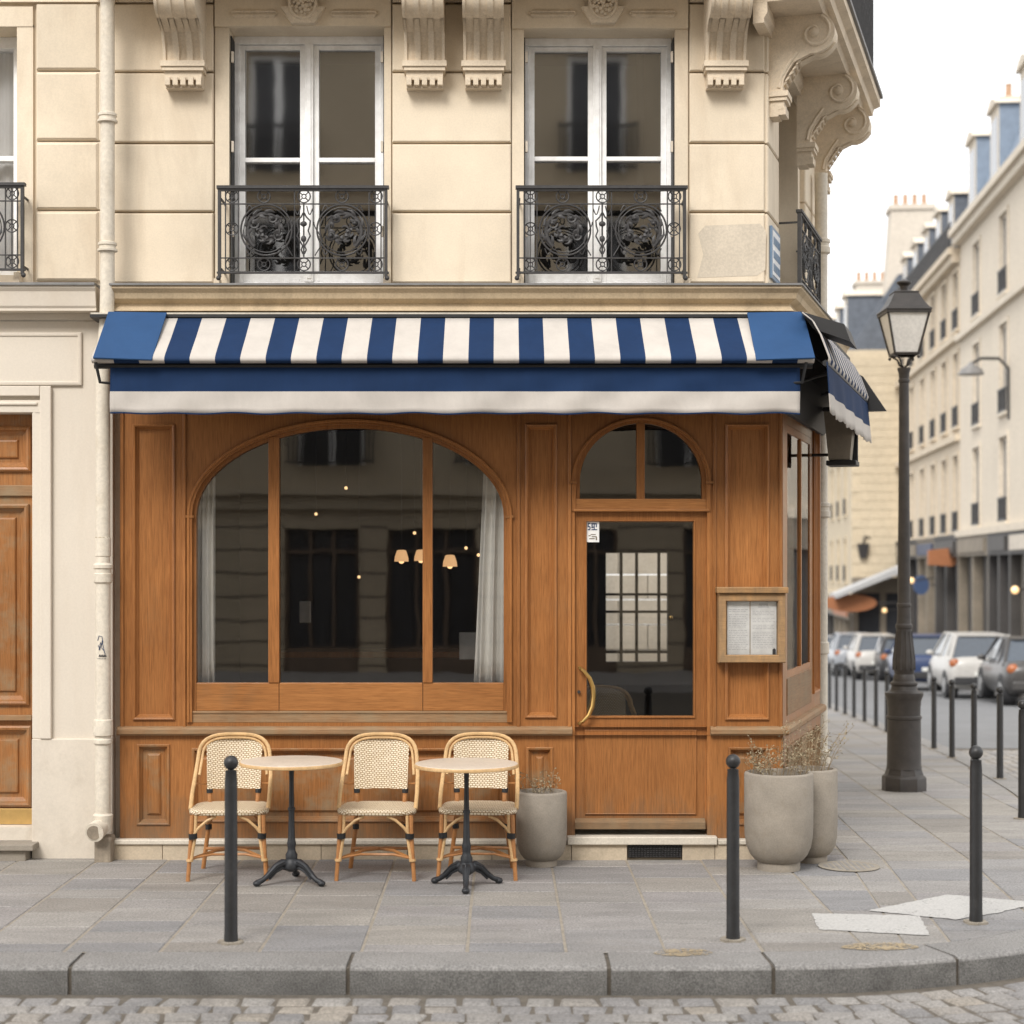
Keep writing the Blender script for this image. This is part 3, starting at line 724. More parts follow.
# --- wrought-iron balcony railing
def railing(par, loc, rz=0, width=1.0):
    K = 10.95 / F
    P = lambda px, py, y=0: ((px - 303) * K * width, y, (275 - py) * K)
    r = MB()
    r.box(P(217, 0)[0], P(389, 0)[0], -.022, .022, P(0, 189)[2], P(0, 186)[2]); r.box(P(219, 0)[0], P(387, 0)[0], -.014, .014, P(0, 191)[2], P(0, 189.3)[2])
    for py in (203.5, 257.5, 271.5): r.box(P(219, 0)[0], P(387, 0)[0], -.007, .007, P(0, py + 1)[2], P(0, py)[2])
    r.box(P(217, 0)[0], P(389, 0)[0], -.012, .012, P(0, 273.6)[2], P(0, 271.9)[2])
    for px, wd in ((219.5, 1.5), (386, 1.5)): r.box(P(px - wd, 0)[0], P(px + wd, 0)[0], -.013, .013, P(0, 277)[2], P(0, 187)[2])
    for px in (218.5, 387): r.ball(P(px, 278), .016, 8)
    for px in (225.5, 231.8, 238.5, 294.5, 313, 369, 375.5, 381): r.box(P(px - .55, 0)[0], P(px + .55, 0)[0], -.005, .005, P(0, 272)[2], P(0, 190)[2])
    for px in (221, 386): # wall stays
        r.box(P(px - .8, 0)[0], P(px + .8, 0)[0], 0, .17, P(0, 200)[2], P(0, 198)[2]); r.box(P(px - .8, 0)[0], P(px + .8, 0)[0], 0, .17, P(0, 270)[2], P(0, 268)[2])
    rr = r.build('balcony_railing', IRON, par, loc, rz)
    def circ(ro, px, py, rad, th=.0045, n=16, y=-.004): ro.tube([P(px + rad * math.cos(a), py + rad * math.sin(a), y) for a in [2 * PI * i / n for i in range(n)]], th, 5, True)
    for px, py in [(a, b_) for a in (232, 264, 304, 342, 376) for b_ in (196.5, 264.5)] + [(232, 229), (375.5, 229)]:
        ro = MB(); circ(ro, px, py, 6.3); circ(ro, px, py, 2.2, .004, 8)
        for q in range(4):
            a = PI / 4 + q * PI / 2; ro.tube([P(px + 2 * math.cos(a), py + 2 * math.sin(a)), P(px + 6 * math.cos(a), py + 6 * math.sin(a))], .0035, 4)
        ro.build('roundel', IRON, rr, smooth=True)
    for cx, sg in ((266.5, 1), (342.5, -1)):
        o = MB()
        def T(a, rad, y=-.004): return P(cx + sg * rad * math.cos(a), 230 + rad * math.sin(a), y)
        o.tube([T(2 * PI * i / 40, 25.5) for i in range(40)], .006, 6, True); o.tube([T(2 * PI * i / 36, 22.5) for i in range(36)], .0035, 5, True)
        sp = []; rr_ = []
        for i in range(60):
            t = i / 59; a = 2.2 + t * 9.0; rad = 18.5 * (1 - t) ** .8 + 1.8; sp.append(T(a, rad, -.006)); rr_.append(.0105 * (1 - t) ** .5 + .004)
        o.tube(sp, rr_, 6, flat=.6)
        for i in range(22):       # acanthus leaves springing from the scroll, inwards and outwards
            t = i / 22; a = 2.2 + t * 7.4; rad = 18.5 * (1 - t * .82) ** .8 + 1.8; sgn = 1 if i % 2 else -1; ln = (6.5 if sgn < 0 else 4.2) * (1 - .35 * t)
            o.tube([T(a, rad, -.006), T(a + .16, rad + sgn * ln * .45, -.014), T(a + .38, rad + sgn * ln * .85, -.012), T(a + .62, rad + sgn * ln * .8, -.006)], [.005, .0125, .009, .002], 5, flat=.45)
        for (ax, ar, sr) in ((.5, 13, 5), (3.6, 14, 5.5), (5.2, 13, 5)):
            c = (cx + sg * ar * math.cos(ax), 230 + ar * math.sin(ax))
            o.tube([P(c[0] + sg * sr * (1 - i / 22) * math.cos(i * .5), c[1] + sr * (1 - i / 22) * math.sin(i * .5), -.012) for i in range(20)], [.0085 - i * .0003 for i in range(20)], 5)
            o.ball(P(c[0], c[1], -.012), .014, 6)
        for s2 in (-1, 1):
            for s3 in (-1, 1):
                o.tube([P(cx + s2 * (14 + i * .9), 230 + s3 * (20 + 4.5 * math.sin(i * .5)), -.003) for i in range(8)], [.004] * 8, 5)
        o.build('scroll_ornament', IRON, rr, smooth=True)
    v = MB(); prof = [(.6, 213), (2.5, 217), (6.5, 221), (6, 226), (4.5, 231), (6.5, 236), (4, 241), (1, 246), (2.5, 250), (.6, 254)]
    for sgn in (-1, 1):
        v.tube([P(303.7 + sgn * p, q, -.004) for p, q in prof], .0055, 5)
        v.tube([P(303.7 + sgn * (3 + i * .9), 206 + 6 * math.sin(i * .55) + i * .9, -.004) for i in range(8)], .004, 5)
        v.tube([P(303.7 + sgn * (14 - 4 * math.cos(i * .42)), 222 + i * 2.6, -.004) for i in range(14)], .004, 5)
    v.tube([P(303.7, 204), P(303.7, 257)], .0055, 5); v.ball(P(303.7, 224, -.004), .022, 8, sq=(1, .5, .8)); v.ball(P(303.7, 239, -.004), .018, 8, sq=(1, .5, 1.2))
    v.build('central_vase', IRON, rr, smooth=True)
    return rr
zr = FZ(275, 10.95)
railing(B, (FX(303, 10.95), -.05, zr)); railing(B, (FX(601.5, 10.95), -.05, zr))
p = sidep(1.18, .13); railing(B, (p[0], p[1], zr), TH, 1.02)
rc = MB()     # stone blocks that carry the railings
for px in (219, 387, 518, 686): rc.box(UX(px) - .018, UX(px) + .018, .0, .09, 3.64, FZ(277, 10.95))
rc.build('railing_foot', STONE_D, B)
# --- moulded ledge above the shopfront (front and chamfer)
PS = [(UX(114), .1), CS, sidep(LS)]
lg = MB(); sweep(lg, PS, [(-.05, 3.50), (.20, 3.50), (.17, 3.535), (.17, 3.55), (.19, 3.56), (.215, 3.575), (.225, 3.61), (.25, 3.635), (.25, 3.655), (-.05, 3.66)]); lg.build('ledge', LEDGE, B)
ld = MB(); sweep(ld, PS, [(-.05, 3.659), (.262, 3.654), (.262, 3.666), (-.05, 3.678)]); ld.build('ledge_flashing', LEAD, B)
PT = [(FX(97), 0), (1.804, 0), (1.804 + U[0] * 2.2, U[1] * 2.2)]
ls = MB(); sweep(ls, PT, [(-.02, 3.465), (.17, 3.468), (.17, 3.478), (-.02, 3.50)]); ls.build('ledge_strip', STRIP, B)
ls = MB(); sweep(ls, PT, [(-.02, 3.44), (.195, 3.445), (.195, 3.464), (-.02, 3.464)]); ls.build('awning_box', BLACK, B)
# --- balcony slab out of frame on the front, seen on the chamfer
PB = [(-2.62, .1), CS, sidep(LS + .02)]
PB_S = [sidep(-.28), sidep(LS + .02)]; PB_F = [(-2.62, .1), (CS[0] + .2, .1)]
bs = MB(); sweep(bs, PB_S, [(-.05, 5.440), (.36, 5.440), (.38, 5.470), (.42, 5.470), (.43, 5.520), (.48, 5.540), (.48, 5.600), (-.05, 5.600)]); bs.build('balcony_slab', STONE_D, B)
bf = MB(); sweep(bf, PB_S, [(-.05, 5.601), (.50, 5.601), (.50, 5.630), (-.05, 5.630)]); bf.build('slab_flashing', LEAD, B)
fr = MB(); sweep(fr, PB_S, [(-.04, 5.310), (.03, 5.310), (.03, 5.340), (.05, 5.370), (.05, 5.439), (-.04, 5.439)]); fr.build('frieze_moulding', STONE_D, B)
bs = MB(); sweep(bs, PB_F, [(-.05, 5.560), (.36, 5.560), (.38, 5.590), (.42, 5.590), (.43, 5.640), (.48, 5.660), (.48, 5.720), (-.05, 5.720)]); bs.build('balcony_slab', STONE_D, B)
bf = MB(); sweep(bf, PB_F, [(-.05, 5.721), (.50, 5.721), (.50, 5.750), (-.05, 5.750)]); bf.build('slab_flashing', LEAD, B)
rl = MB()
for s in (0, 1):
    pa = [sidep(-.5, .42), sidep(LS, .42)] if s else [(-2.62, -.33), (1.9, -.33)]
    L = math.hypot(pa[1][0] - pa[0][0], pa[1][1] - pa[0][1]); n = int(L / .07)
    for i in range(n + 1):
        t = i / n; x, y = pa[0][0] + (pa[1][0] - pa[0][0]) * t, pa[0][1] + (pa[1][1] - pa[0][1]) * t
        rl.tube([(x, y, 5.63), (x, y, 6.6)], .009, 5)
        if i % 2: rl.tube([(x + .03 * math.cos(a) * (U[0] if s else 1), y + .03 * math.cos(a) * (U[1] if s else 0), 6.2 + .06 * math.sin(a)) for a in [2 * PI * q / 10 for q in range(10)]], .005, 4, True)
    rl.tube([(*pa[0], 6.6), (*pa[1], 6.6)], .02, 6); rl.tube([(*pa[0], 5.72), (*pa[1], 5.72)], .01, 5)
rl.build('balcony_railing', IRON, B)
# --- scroll consoles
CP = [(0, 0), (.36, 0)] + [(.285 + .125 * math.cos(a), -.13 + .125 * math.sin(a)) for a in [math.radians(80 - i * 18) for i in range(11)]] + [(.16, -.30), (.12, -.36), (.10, -.40), (.09, -.47), (0, -.47)]
def console(loc, rz, w=.27, flutes=True, scale=1.0):
    c = MB(); P = [(-a * scale, b * scale) for a, b in CP]; h = w / 2
    c.ext_x(P, -h, h)
    front = [q for q in P[1:-1]]
    if flutes:
        for i in range(4):
            x = -h + w * i / 3.0; hw = .019
            # ribs follow the scroll
            for a, b_ in zip(front, front[1:]):
                pass
            rib = [(a[0] - .016, a[1]) for a in front[1:]]
            poly = front[1:] + rib[::-1]
            c.ext_x(poly, max(-h, x - hw) + (.001 if i == 0 else 0), min(h, x + hw) - (.001 if i == 3 else 0))
    else:
        for x in (-h, h):       # volute eye and spiral on both cheeks
            s = -1 if x < 0 else 1
            sp = [(x, -(.285 + (.108 - .011 * i / 2.4) * math.cos(1.2 - i * .38)), -.13 + (.108 - .011 * i / 2.4) * math.sin(1.2 - i * .38)) for i in range(22)]
            c.tube([(a, b_ * scale, d * scale) for a, b_, d in sp], .012, 6)
            c.ball((x, -.285 * scale, -.13 * scale), .034, 8, sq=(.5, 1, 1))
            c.tube([(x, -q[0] * scale, q[1] * scale) for q in [(.18, -.24), (.13, -.31), (.085, -.38), (.07, -.45)]], .012, 6)
        lf = [(-a * scale - .018, b_ * scale) for a, b_ in CP[8:-2]]; ins = [(-a * scale + .02, b_ * scale) for a, b_ in CP[8:-2]]
        c.ext_x(lf + ins[::-1], -h * .45, h * .45)
        for i in range(7):
            t = i / 6; q_ = (-(.22 - .13 * t) * scale - .01, (-.24 - .19 * t) * scale)
            for xx in (-.05, .05): c.tube([(xx * .3, q_[0] - .008, q_[1]), (xx, q_[0] - .004, q_[1] + .02), (xx * 1.5, q_[0] + .012, q_[1] - .012)], [.010, .012, .003], 6)
    z = -.47 * scale
    c.box(-h - .012, h + .012, -.135, 0, z - .035, z); c.box(-h - .002, h + .002, -.125, 0, z - .06, z - .036)
    c.box(-h + .012, h - .012, -.105, 0, z - .115, z - .061)
    for i in range(5): 
        x = (-h + .03) + (w - .06) * i / 4; c.box(x - .016, x + .016, -.116, -.006, z - .150, z - .1)
    c.box(-h + .012, h - .012, -.07, 0, z - .16, z - .115)
    return c.build('console', STONE_D, B, loc, rz, smooth=True, ang=30)
for px in (183, 424.5, 483.5, 726): console((FX(px, 10.98), .09, 5.47 + .11), 0, .26)
for s in (.14, 1.55, 2.5):
    q = sidep(s, 0); console((q[0], q[1], 5.46), TH, .17, False, 1.06)
# --- street name plate on the chamfer
sp_ = thing('street_name_plate', 'blue and white enamel street name plate seen edge-on at the building corner', 'street sign', (11 * 0 + CS[0], 11 + CS[1], UZ(250)), TH)
b = MB(); b.box(.06, .42, -.03, -.014, -.17, .17); b.build('border', ENAM, sp_)
b = MB(); b.box(.085, .395, -.034, -.029, -.145, .145); b.build('face', ENAMW, sp_)
b = MB()
for i, z in enumerate((.08, -.01, -.095)):
    x = .10
    while x < .37: w_ = random.uniform(.018, .03); b.box(x, x + w_, -.037, -.033, z - .025, z + .025); x += w_ + .012
b.build('lettering', ENAM, sp_)

# ================================================================== wooden shopfront (part of the building)
ZT = 3.45; ZP = FZ(838); ZS = FZ(727); ZS0 = FZ(735)
WCX = FX(349.7); WZS = FZ(516); WRO = (1.04, .62); WRI = (154 / 155.73, 88 / 155.73)
DCX = FX(641); DZS = FZ(482); DRO = (69 / 155.73, 64 / 155.73); DRI = (61.2 / 155.73, 59 / 155.73)
sf = MB()
ops = [(FX(133), FX(175), FZ(720), FZ(424)), (WCX - WRO[0], WCX + WRO[0], FZ(722), WZS + WRO[1]), (FX(525), FX(557), FZ(718), FZ(424)),
       (DCX - DRO[0], DCX + DRO[0], ZS, DZS + DRO[1]), (FX(725), FX(769), FZ(720), FZ(424))]
sf.wall(FX(120), 1.804, ZS, ZT, [ops[0], ops[2], ops[4]] + [ops[1], ops[3]], 0, .028)
spandrel(sf, WCX, WZS, *WRO, WZS + WRO[1], 0, .06); spandrel(sf, DCX, DZS, *DRO, DZS + DRO[1], 0, .06)
sf.face([(FX(120), 0, ZP), (FX(120), .3, ZP), (FX(120), .3, ZT), (FX(120), 0, ZT)])
sfo = sf.build('shopfront_frame', OAK, B)
# vertical beads either side of the window, pilasters
for px in (122.5, 184.5, 518.5, 569.5, 714.5, 780.5): bd = MB(); bd.box(FX(px) - .010, FX(px) + .010, -.014, .001, ZS, ZT); bd.build('bead', OAK, B, bevel=.004)
lo = MB(); lops = [(FX(137), FX(170), FZ(825), FZ(744)), (FX(192), FX(509), FZ(822), FZ(748)), (FX(526), FX(553), FZ(825), FZ(747)), (DCX - DRO[0], DCX + DRO[0], ZP, ZS0), (FX(728), FX(768), FZ(825), FZ(747))]
lo.wall(FX(120), 1.804, ZP, ZS0, lops[:3] + [lops[4]] + [lops[3]], -.004, .03); lo.build('stall_riser', OAK, B)
for o_ in (ops[0], ops[2]): wood_panel('panel', *o_, B, OAK)
wood_panel('panel', *ops[4], B, OAK)
wood_panel('riser_panel', *lops[0], B, OAKD, raised=True, loc=(0, 0, 0))
for o_ in (lops[1], lops[2], lops[4]): wood_panel('riser_panel', *o_, B, OAKD, raised=True)
# sill moulding
sill_prof = [(-.01, ZS0), (.035, ZS0), (.045, ZS0 + .012), (.045, ZS - .014), (.032, ZS), (-.01, ZS + .008)]
for a, b_ in ((FX(118), FX(572)), (FX(710), None)):
    m_ = MB(); path = [(a, 0), (b_, 0)] if b_ else [(a, 0), (1.804, 0), (1.804 + U[0] * 1.97, U[1] * 1.97)]
    sweep(m_, path, sill_prof); m_.build('sill_rail', OAKW if not b_ else OAKW, B)
# door jamb rebates
jb = MB()
for s in (-1, 1):
    x = DCX + s * DRO[0]; jb.box(x, x - s * .018, .0, .12, ZP, DZS); 
jb.build('door_jamb', OAK, B)
# stone plinth
PP = [(FX(117), 0), (1.804, 0), (1.804 + U[0] * 1.97, U[1] * 1.97)]
xs = [FX(116), FX(164), FX(238), FX(322), FX(408), FX(492), FX(571), FX(627) - .002]; pl = MB()
for a, b_ in zip(xs, xs[1:]): pl.box(a + .0015, b_ - .0015, -.05, .3, -.15, ZP - .034)
for a, b_ in ((FX(681) + .002, FX(714)), (FX(714), FX(762)), (FX(762), 1.82)): pl.box(a + .0015, b_ - .0015, -.05, .3, -.15, ZP - .034)
pl.box(FX(627), FX(681), -.02, .3, -.15, ZP - .034)
pl.build('plinth', PLINTH, B, bevel=.003)
sp2 = MB(); sp2.box(0.02, 1.96, -.05, .28, -.3, ZP - .034); sp2.build('side_plinth', PLINTH, B, (1.804, 0, 0), TH, bevel=.003)
pm = MB()
for a, b_ in ((FX(115), FX(566)), (FX(717), 1.83)): pm.box(a, b_, -.065, .02, ZP - .033, ZP - .001)
pm.build('plinth_cap', MARBLE, B, bevel=.006)
th = MB(); th.box(FX(567), FX(716), -.075, .25, ZP - .033, ZP + .018); th.build('threshold', MARBLE, B, bevel=.006)
vg = MB(); vg.box(FX(627.5), FX(680.5), -.047, -.03, .01, ZP - .04, 1)
x = FX(629)
random.seed(3)
for i in range(18):
    for j in range(7):
        vg.tube([(FX(629) + i * .0188 + random.uniform(-.002, .002), -.05, .020 + j * .0118), (FX(629) + i * .0188 + .010, -.056, .020 + j * .0118 + random.uniform(-.002, .003))], .0042, 4)
vg.build('vent_grille', [IRON, BLACK], B)
# --- arched shop window
wn_ = MB()
ring(wn_, WCX, WZS, (WRO[0] + .002, WRO[1] + .002), (WRO[0] - .03, WRO[1] - .03), -.016, .05, zb=FZ(722))
ring(wn_, WCX, WZS, (WRO[0] - .029, WRO[1] - .029), WRI, .012, .06, zb=FZ(722))
win = wn_.build('shop_window', OAK, B, smooth=True, ang=35)
kn = MB()
for s in (-1, 1): kn.box(WCX + s * (WRO[0] + .012), WCX + s * (WRO[0] - .04), -.022, .0, WZS - .012, WZS + .004)
for s in (-1, 1): kn.box(DCX + s * (DRO[0] + .022), DCX + s * (DRO[0] - .03), -.026, .0, DZS - .010, DZS + .004)
kn.build('impost_bead', OAKD, win)
ar = MB()
ar.tube([(a, -.014, b_) for a, b_ in arc(WCX, WZS, WRO[0] - .006, WRO[1] - .006, PI, 0, 44)], .011, 6)
for s in (-1, 1): ar.tube([(WCX + s * (WRO[0] - .006), -.014, WZS), (WCX + s * (WRO[0] - .006), -.014, FZ(722))], .011, 6)
ar.build('arch_bead', OAK, win, smooth=True)
zg = FZ(683); m1 = (FX(268), FX(279)); m2 = (FX(422.5), FX(432.5))
for a, b_ in (m1, m2):
    q = MB(); q.box(a, b_, .008, .075, zg, ell((a + b_) / 2, WCX, WZS, *WRI) + .02); q.build('mullion', OAK, win, bevel=.004)
br_ = MB()
for a, b_ in ((WCX - WRI[0], m1[1] - .003), (m1[1], m2[0]), (m2[0] + .003, WCX + WRI[0])): br_.box(a, b_, .016, .07, FZ(711), zg)
br_.build('bottom_rail', OAKH, win, bevel=.003)
b2 = MB(); b2.box(WCX - WRO[0], WCX + WRO[0], -.002, .06, FZ(722.5), FZ(711) - .001); b2.box(WCX - WRO[0] + .03, WCX + WRO[0] - .03, -.008, .0, FZ(713.5), FZ(711)); b2.build('sill_board', OAKW, win, bevel=.003)
for a, b_ in ((WCX - WRI[0] + .002, m1[0]), (m1[1], m2[0]), (m2[1], WCX + WRI[0] - .002)):
    g = MB(); P = pane_poly(WCX, WZS, *WRI, zg, a, b_); g.face([(x, .05, z) for x, z in P]); g.build('pane', GLASS, win)
# --- door with arched transom
tw = MB(); ring(tw, DCX, DZS, (DRO[0] + .002, DRO[1] + .002), (DRO[0] - .024, DRO[1] - .012), -.012, .06, zb=FZ(511))
ring(tw, DCX, DZS, (DRO[0] - .023, DRO[1] - .011), DRI, .014, .05, zb=FZ(499))
tr_ = tw.build('transom_window', OAK, B, smooth=True, ang=35)
q = MB(); q.tube([(a, -.012, b_) for a, b_ in arc(DCX, DZS, DRO[0] - .004, DRO[1] - .004, PI, 0, 36)], .009, 6); q.build('arch_bead', OAK, tr_, smooth=True)
q = MB(); q.box(FX(636.7), FX(645), .01, .07, FZ(499), DZS + DRI[1]); q.build('mullion', OAK, tr_, bevel=.003)
q = MB(); q.box(DCX - DRO[0] + .02, DCX + DRO[0] - .02, -.004, .075, FZ(510), FZ(498.8)); q.box(DCX - DRO[0] + .01, DCX + DRO[0] - .01, -.014, .0, FZ(511.6), FZ(509)); q.build('transom_rail', OAKH, tr_, bevel=.004)
for a, b_ in ((DCX - DRI[0] + .002, FX(636.7)), (FX(645), DCX + DRI[0] - .002)):
    g = MB(); g.face([(x, .045, z) for x, z in pane_poly(DCX, DZS, *DRI, FZ(499), a, b_)]); g.build('pane', GLASS, tr_)
dr = MB(); dx0, dx1, dz0, dz1 = FX(573), FX(707.2), FZ(829.5), FZ(511.5)
dops = [(FX(585.5), FX(695.5), FZ(718), FZ(520)), (FX(585), FX(697), FZ(815), FZ(730))]
dr.wall(dx0, dx1, dz0, dz1, dops, .03, .03)
for a, b_ in ((dx0, 1), (dx1, -1)): dr.face([(a, .03, dz0), (a, .08, dz0), (a, .08, dz1), (a, .03, dz1)] if b_ > 0 else [(a, .08, dz0), (a, .03, dz0), (a, .03, dz1), (a, .08, dz1)])
door = dr.build('door', OAK, B)
q = MB(); q.loops(*dops[1], [(0, .03), (0, .020), (.005, .017), (.008, .019), (.009, .021)]); q.build('door_panel', OAK, door)
q = MB(); q.loops(*dops[0], [(0, .03), (0, .018), (.006, .018), (.010, .034), (.012, .045)], cap=False); q.build('glazing_bead', OAK, door)
g = MB(); a = dops[0]; g.face([(a[0], .045, a[2]), (a[1], .045, a[2]), (a[1], .045, a[3]), (a[0], .045, a[3])]); g.build('pane', GLASS, door)
q = MB(); q.ext_x([(.005, FZ(829)), (-.016, FZ(829)), (-.016, FZ(822)), (.012, FZ(819.5)), (.03, FZ(818.5)), (.03, FZ(829))], dx0 + .012, dx1 - .012); q.build('weatherboard', OAKW, door, bevel=.003)
q = MB(); hp = [(579, 667), (584, 671), (589.5, 678), (592.8, 687), (593.5, 696), (592.3, 706), (588.5, 715), (583, 721), (578.5, 724)]
q.tube([(FX(a), .03 - (.02 if i in (0, 8) else .055), FZ(b_)) for i, (a, b_) in enumerate(hp)], [.009, .011, .013, .014, .014, .014, .013, .011, .009], 8)
q.tube([(FX(580), .03, FZ(668)), (FX(580), -.02, FZ(668))], .009, 8); q.tube([(FX(579.5), .03, FZ(723)), (FX(579.5), -.02, FZ(723))], .009, 8)
q.build('handle', BRASS, door, smooth=True)
q = MB(); q.lathe([(.010, 0), (.010, .02)], 10); q.box(-.006, .006, -.010, .010, .02, .022)
q.build('keyhole', IRON, door, (FX(579), .03, FZ(692))).rotation_euler = (PI / 2, 0, 0)
q = MB(); q.ball((FX(676), .35, FZ(619)), .016, 8); q.build('inner_knob', BRASS, door, smooth=True)
# --- side (chamfer) shopfront
ss = MB(); SO = (1.804, 0, 0)
so1 = (.17, 1.40, 1.15, 2.80); so2 = (1.50, 1.84, .95, 3.0)
sr1 = (.14, .72, .22, .70); sr2 = (.82, 1.40, .22, .70); sr3 = (1.5, 1.84, .22, .70)
ss.wall(0, 1.94, ZS, ZT, [so1, so2], 0, .03); ss.wall(0, 1.94, ZP, ZS0, [sr1, sr2, sr3], -.004, .03)
ss.face([(1.94, 0, ZP), (1.94, .3, ZP), (1.94, .3, ZT), (1.94, 0, ZT)])
ss.build('side_shopfront', OAKD, B, SO, TH)
wood_panel('panel', *so2, B, OAK, SO, TH)
for r_ in (sr1, sr2, sr3): wood_panel('riser_panel', *r_, B, OAKW, SO, TH)
q = MB(); q.box(so1[0], so1[1], -.006, .0, .90, 1.14); q.build('weathered_board', OAKW, B, SO, TH, bevel=.003)
q = MB(); a0, a1, c0, c1 = so1
q.box(a0, a0 + .03, .001, .03, c0, c1); q.box(a1 - .05, a1, .001, .03, c0, c1); q.box(a0 + .03, a1 - .05, .001, .03, c1 - .05, c1); q.box(a0 + .03, a1 - .05, .001, .03, c0, c0 + .04)
sw_ = q.build('side_window', OAK, B, SO, TH, bevel=.003)
q = MB(); q.box(.83, .86, -.006, .03, c0 + .04, c1 - .05); q.build('mullion', OAK, sw_, bevel=.003)
q = MB(); q.face([(a0 + .03, .008, c0), (a1 - .05, .008, c0), (a1 - .05, .008, c1), (a0 + .03, .008, c1)]); q.build('pane', GLASS, sw_)
# stone return left of the shopfront
q = MB(); q.box(FX(108), FX(120) - .002, .10, .30, -.05, 3.47); q.build('pier', CREAM_B, B)
# --- room behind the glass
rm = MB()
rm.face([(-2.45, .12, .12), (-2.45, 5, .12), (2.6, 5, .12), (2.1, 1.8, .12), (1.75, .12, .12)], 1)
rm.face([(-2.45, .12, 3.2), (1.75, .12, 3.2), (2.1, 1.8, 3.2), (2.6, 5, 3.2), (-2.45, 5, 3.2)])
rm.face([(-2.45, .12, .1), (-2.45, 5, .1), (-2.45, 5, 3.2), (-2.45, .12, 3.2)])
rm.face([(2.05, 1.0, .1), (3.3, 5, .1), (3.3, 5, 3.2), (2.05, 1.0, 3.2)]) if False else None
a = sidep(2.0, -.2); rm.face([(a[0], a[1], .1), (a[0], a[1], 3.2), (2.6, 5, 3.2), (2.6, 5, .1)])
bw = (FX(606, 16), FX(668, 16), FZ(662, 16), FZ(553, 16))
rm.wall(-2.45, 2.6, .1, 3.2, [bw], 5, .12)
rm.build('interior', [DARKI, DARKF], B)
q = MB(); n = 4
for i in range(1, 4): 
    x = bw[0] + (bw[1] - bw[0]) * (i / 4 if i < 3 else .86); q.box(x - .014, x + .014, 5.04, 5.07, bw[2], bw[3])
for f_ in (.09, .46, .62): z = bw[2] + (bw[3] - bw[2]) * f_; q.box(bw[0], bw[1], 5.03, 5.08, z - .012, z + .012)
q.build('rear_window_bars', BLACK, B)
cy = thing('courtyard_wall', 'pale stone courtyard wall glimpsed through the small barred window behind the cafe door', 'wall', (1.2, 20.5, 0))
q = MB()
for r_ in range(12):
    x = -4 + (r_ % 2) * .35
    while x < 1.7: q.box(x, min(x + .69, 1.8), .0, .3, r_ * .3, r_ * .3 + .288); x += .7
q.build('masonry', M_rough('courtyard_limewash', (.48, .44, .38), .9, .18, 2, 40, .2, .004, stain=(.5, .42, .33), stain_amt=.5), cy, bevel=.005)
# curtains
def curtain(name, x0, x1, z0, z1, y, label, folds=5, amp=.02, x0b=None, x1b=None, ph=0):
    q = MB(); n = 60; nz = 8; V = []
    for j in range(nz + 1):
        t = j / nz
        for i in range(n + 1):
            s = i / n; xt = x0 + (x1 - x0) * s; xb = (x0b if x0b is not None else x0) + ((x1b if x1b is not None else x1) - (x0b if x0b is not None else x0)) * s
            V.append((xt * t + xb * (1 - t), y + amp * math.sin(s * folds * 2 * PI + ph + .6 * math.sin(3 * t)) + .3 * amp * math.sin(s * 31 + 2 * t), z0 + (z1 - z0) * t))
    q.add(V, [(j * (n + 1) + i, j * (n + 1) + i + 1, (j + 1) * (n + 1) + i + 1, (j + 1) * (n + 1) + i) for j in range(nz) for i in range(n)])
    o = q.build(name, CURT, None, (0, 11, 0), smooth=True, merge='open')
    md = o.modifiers.new('solid', 'SOLIDIFY'); md.thickness = .004
    return tag(o, label, 'curtain')
curtain('curtain', FX(196, 11.2), FX(217, 11.2), FZ(690, 11.2), FZ(455, 11.2), .13, 'grey-white curtain hanging at the left end of the arched cafe window', 4)
curtain('curtain', FX(485, 11.2), FX(509, 11.2), FZ(690, 11.2), FZ(440, 11.2), .13, 'pale quilted curtain hanging at the right end of the arched cafe window', 3, .025, FX(474, 11.2), FX(507, 11.2), 1)
# lamps inside
def pendant(px, py, d, label):
    t = thing('pendant_lamp', label, 'pendant lamp', (FX(px, d), d, FZ(py, d)), group='lit pendant lamps inside the cafe')
    q = MB(); q.lathe([(.018, .055), (.035, .05), (.052, .0), (.055, -.035), (.05, -.035)], 16); q.build('shade', SHADE, t, smooth=True)
    q = MB(); q.tube([(0, 0, .055), (0, 0, 3.2 - FZ(py, d))], .004, 5); q.build('cord', BLACK, t)
    q = MB(); q.ball((0, 0, -.03), .022, 8); q.build('bulb', BULB, t)
pendant(401.5, 557, 13.2, 'leftmost of the three lit pendant shades seen through the arched window')
pendant(421, 556.5, 13.6, 'middle lit pendant shade, partly hidden by the right window mullion')
pendant(450, 562, 13.0, 'rightmost of the three lit pendant shades seen through the arched window')
for i, (px, py, d, lb) in enumerate(((346, 488, 13.5, 'bare lit bulb high in the centre of the arched window'), (316, 514, 14, 'faint bare bulb left of centre in the arched window, above the dark opening'),
        (359, 577, 14.5, 'low bare lit bulb in the middle of the arched window'), (414.5, 533, 13.8, 'bare lit bulb just above the three pendant shades'), (466, 548, 13.5, 'bare lit bulb right of the pendant shades'), (478.5, 555, 13.2, 'bare lit bulb beside the right curtain'))):
    t = thing('hanging_bulb', lb, 'light bulb', (FX(px, d), d, FZ(py, d)), group='bare bulbs inside the cafe')
    q = MB(); q.ball((0, 0, 0), .013, 8); q.build('bulb', BULB, t, smooth=True)
    q = MB(); q.tube([(0, 0, .015), (0, 0, 3.2 - FZ(py, d))], .003, 4); q.build('cord', BLACK, t)
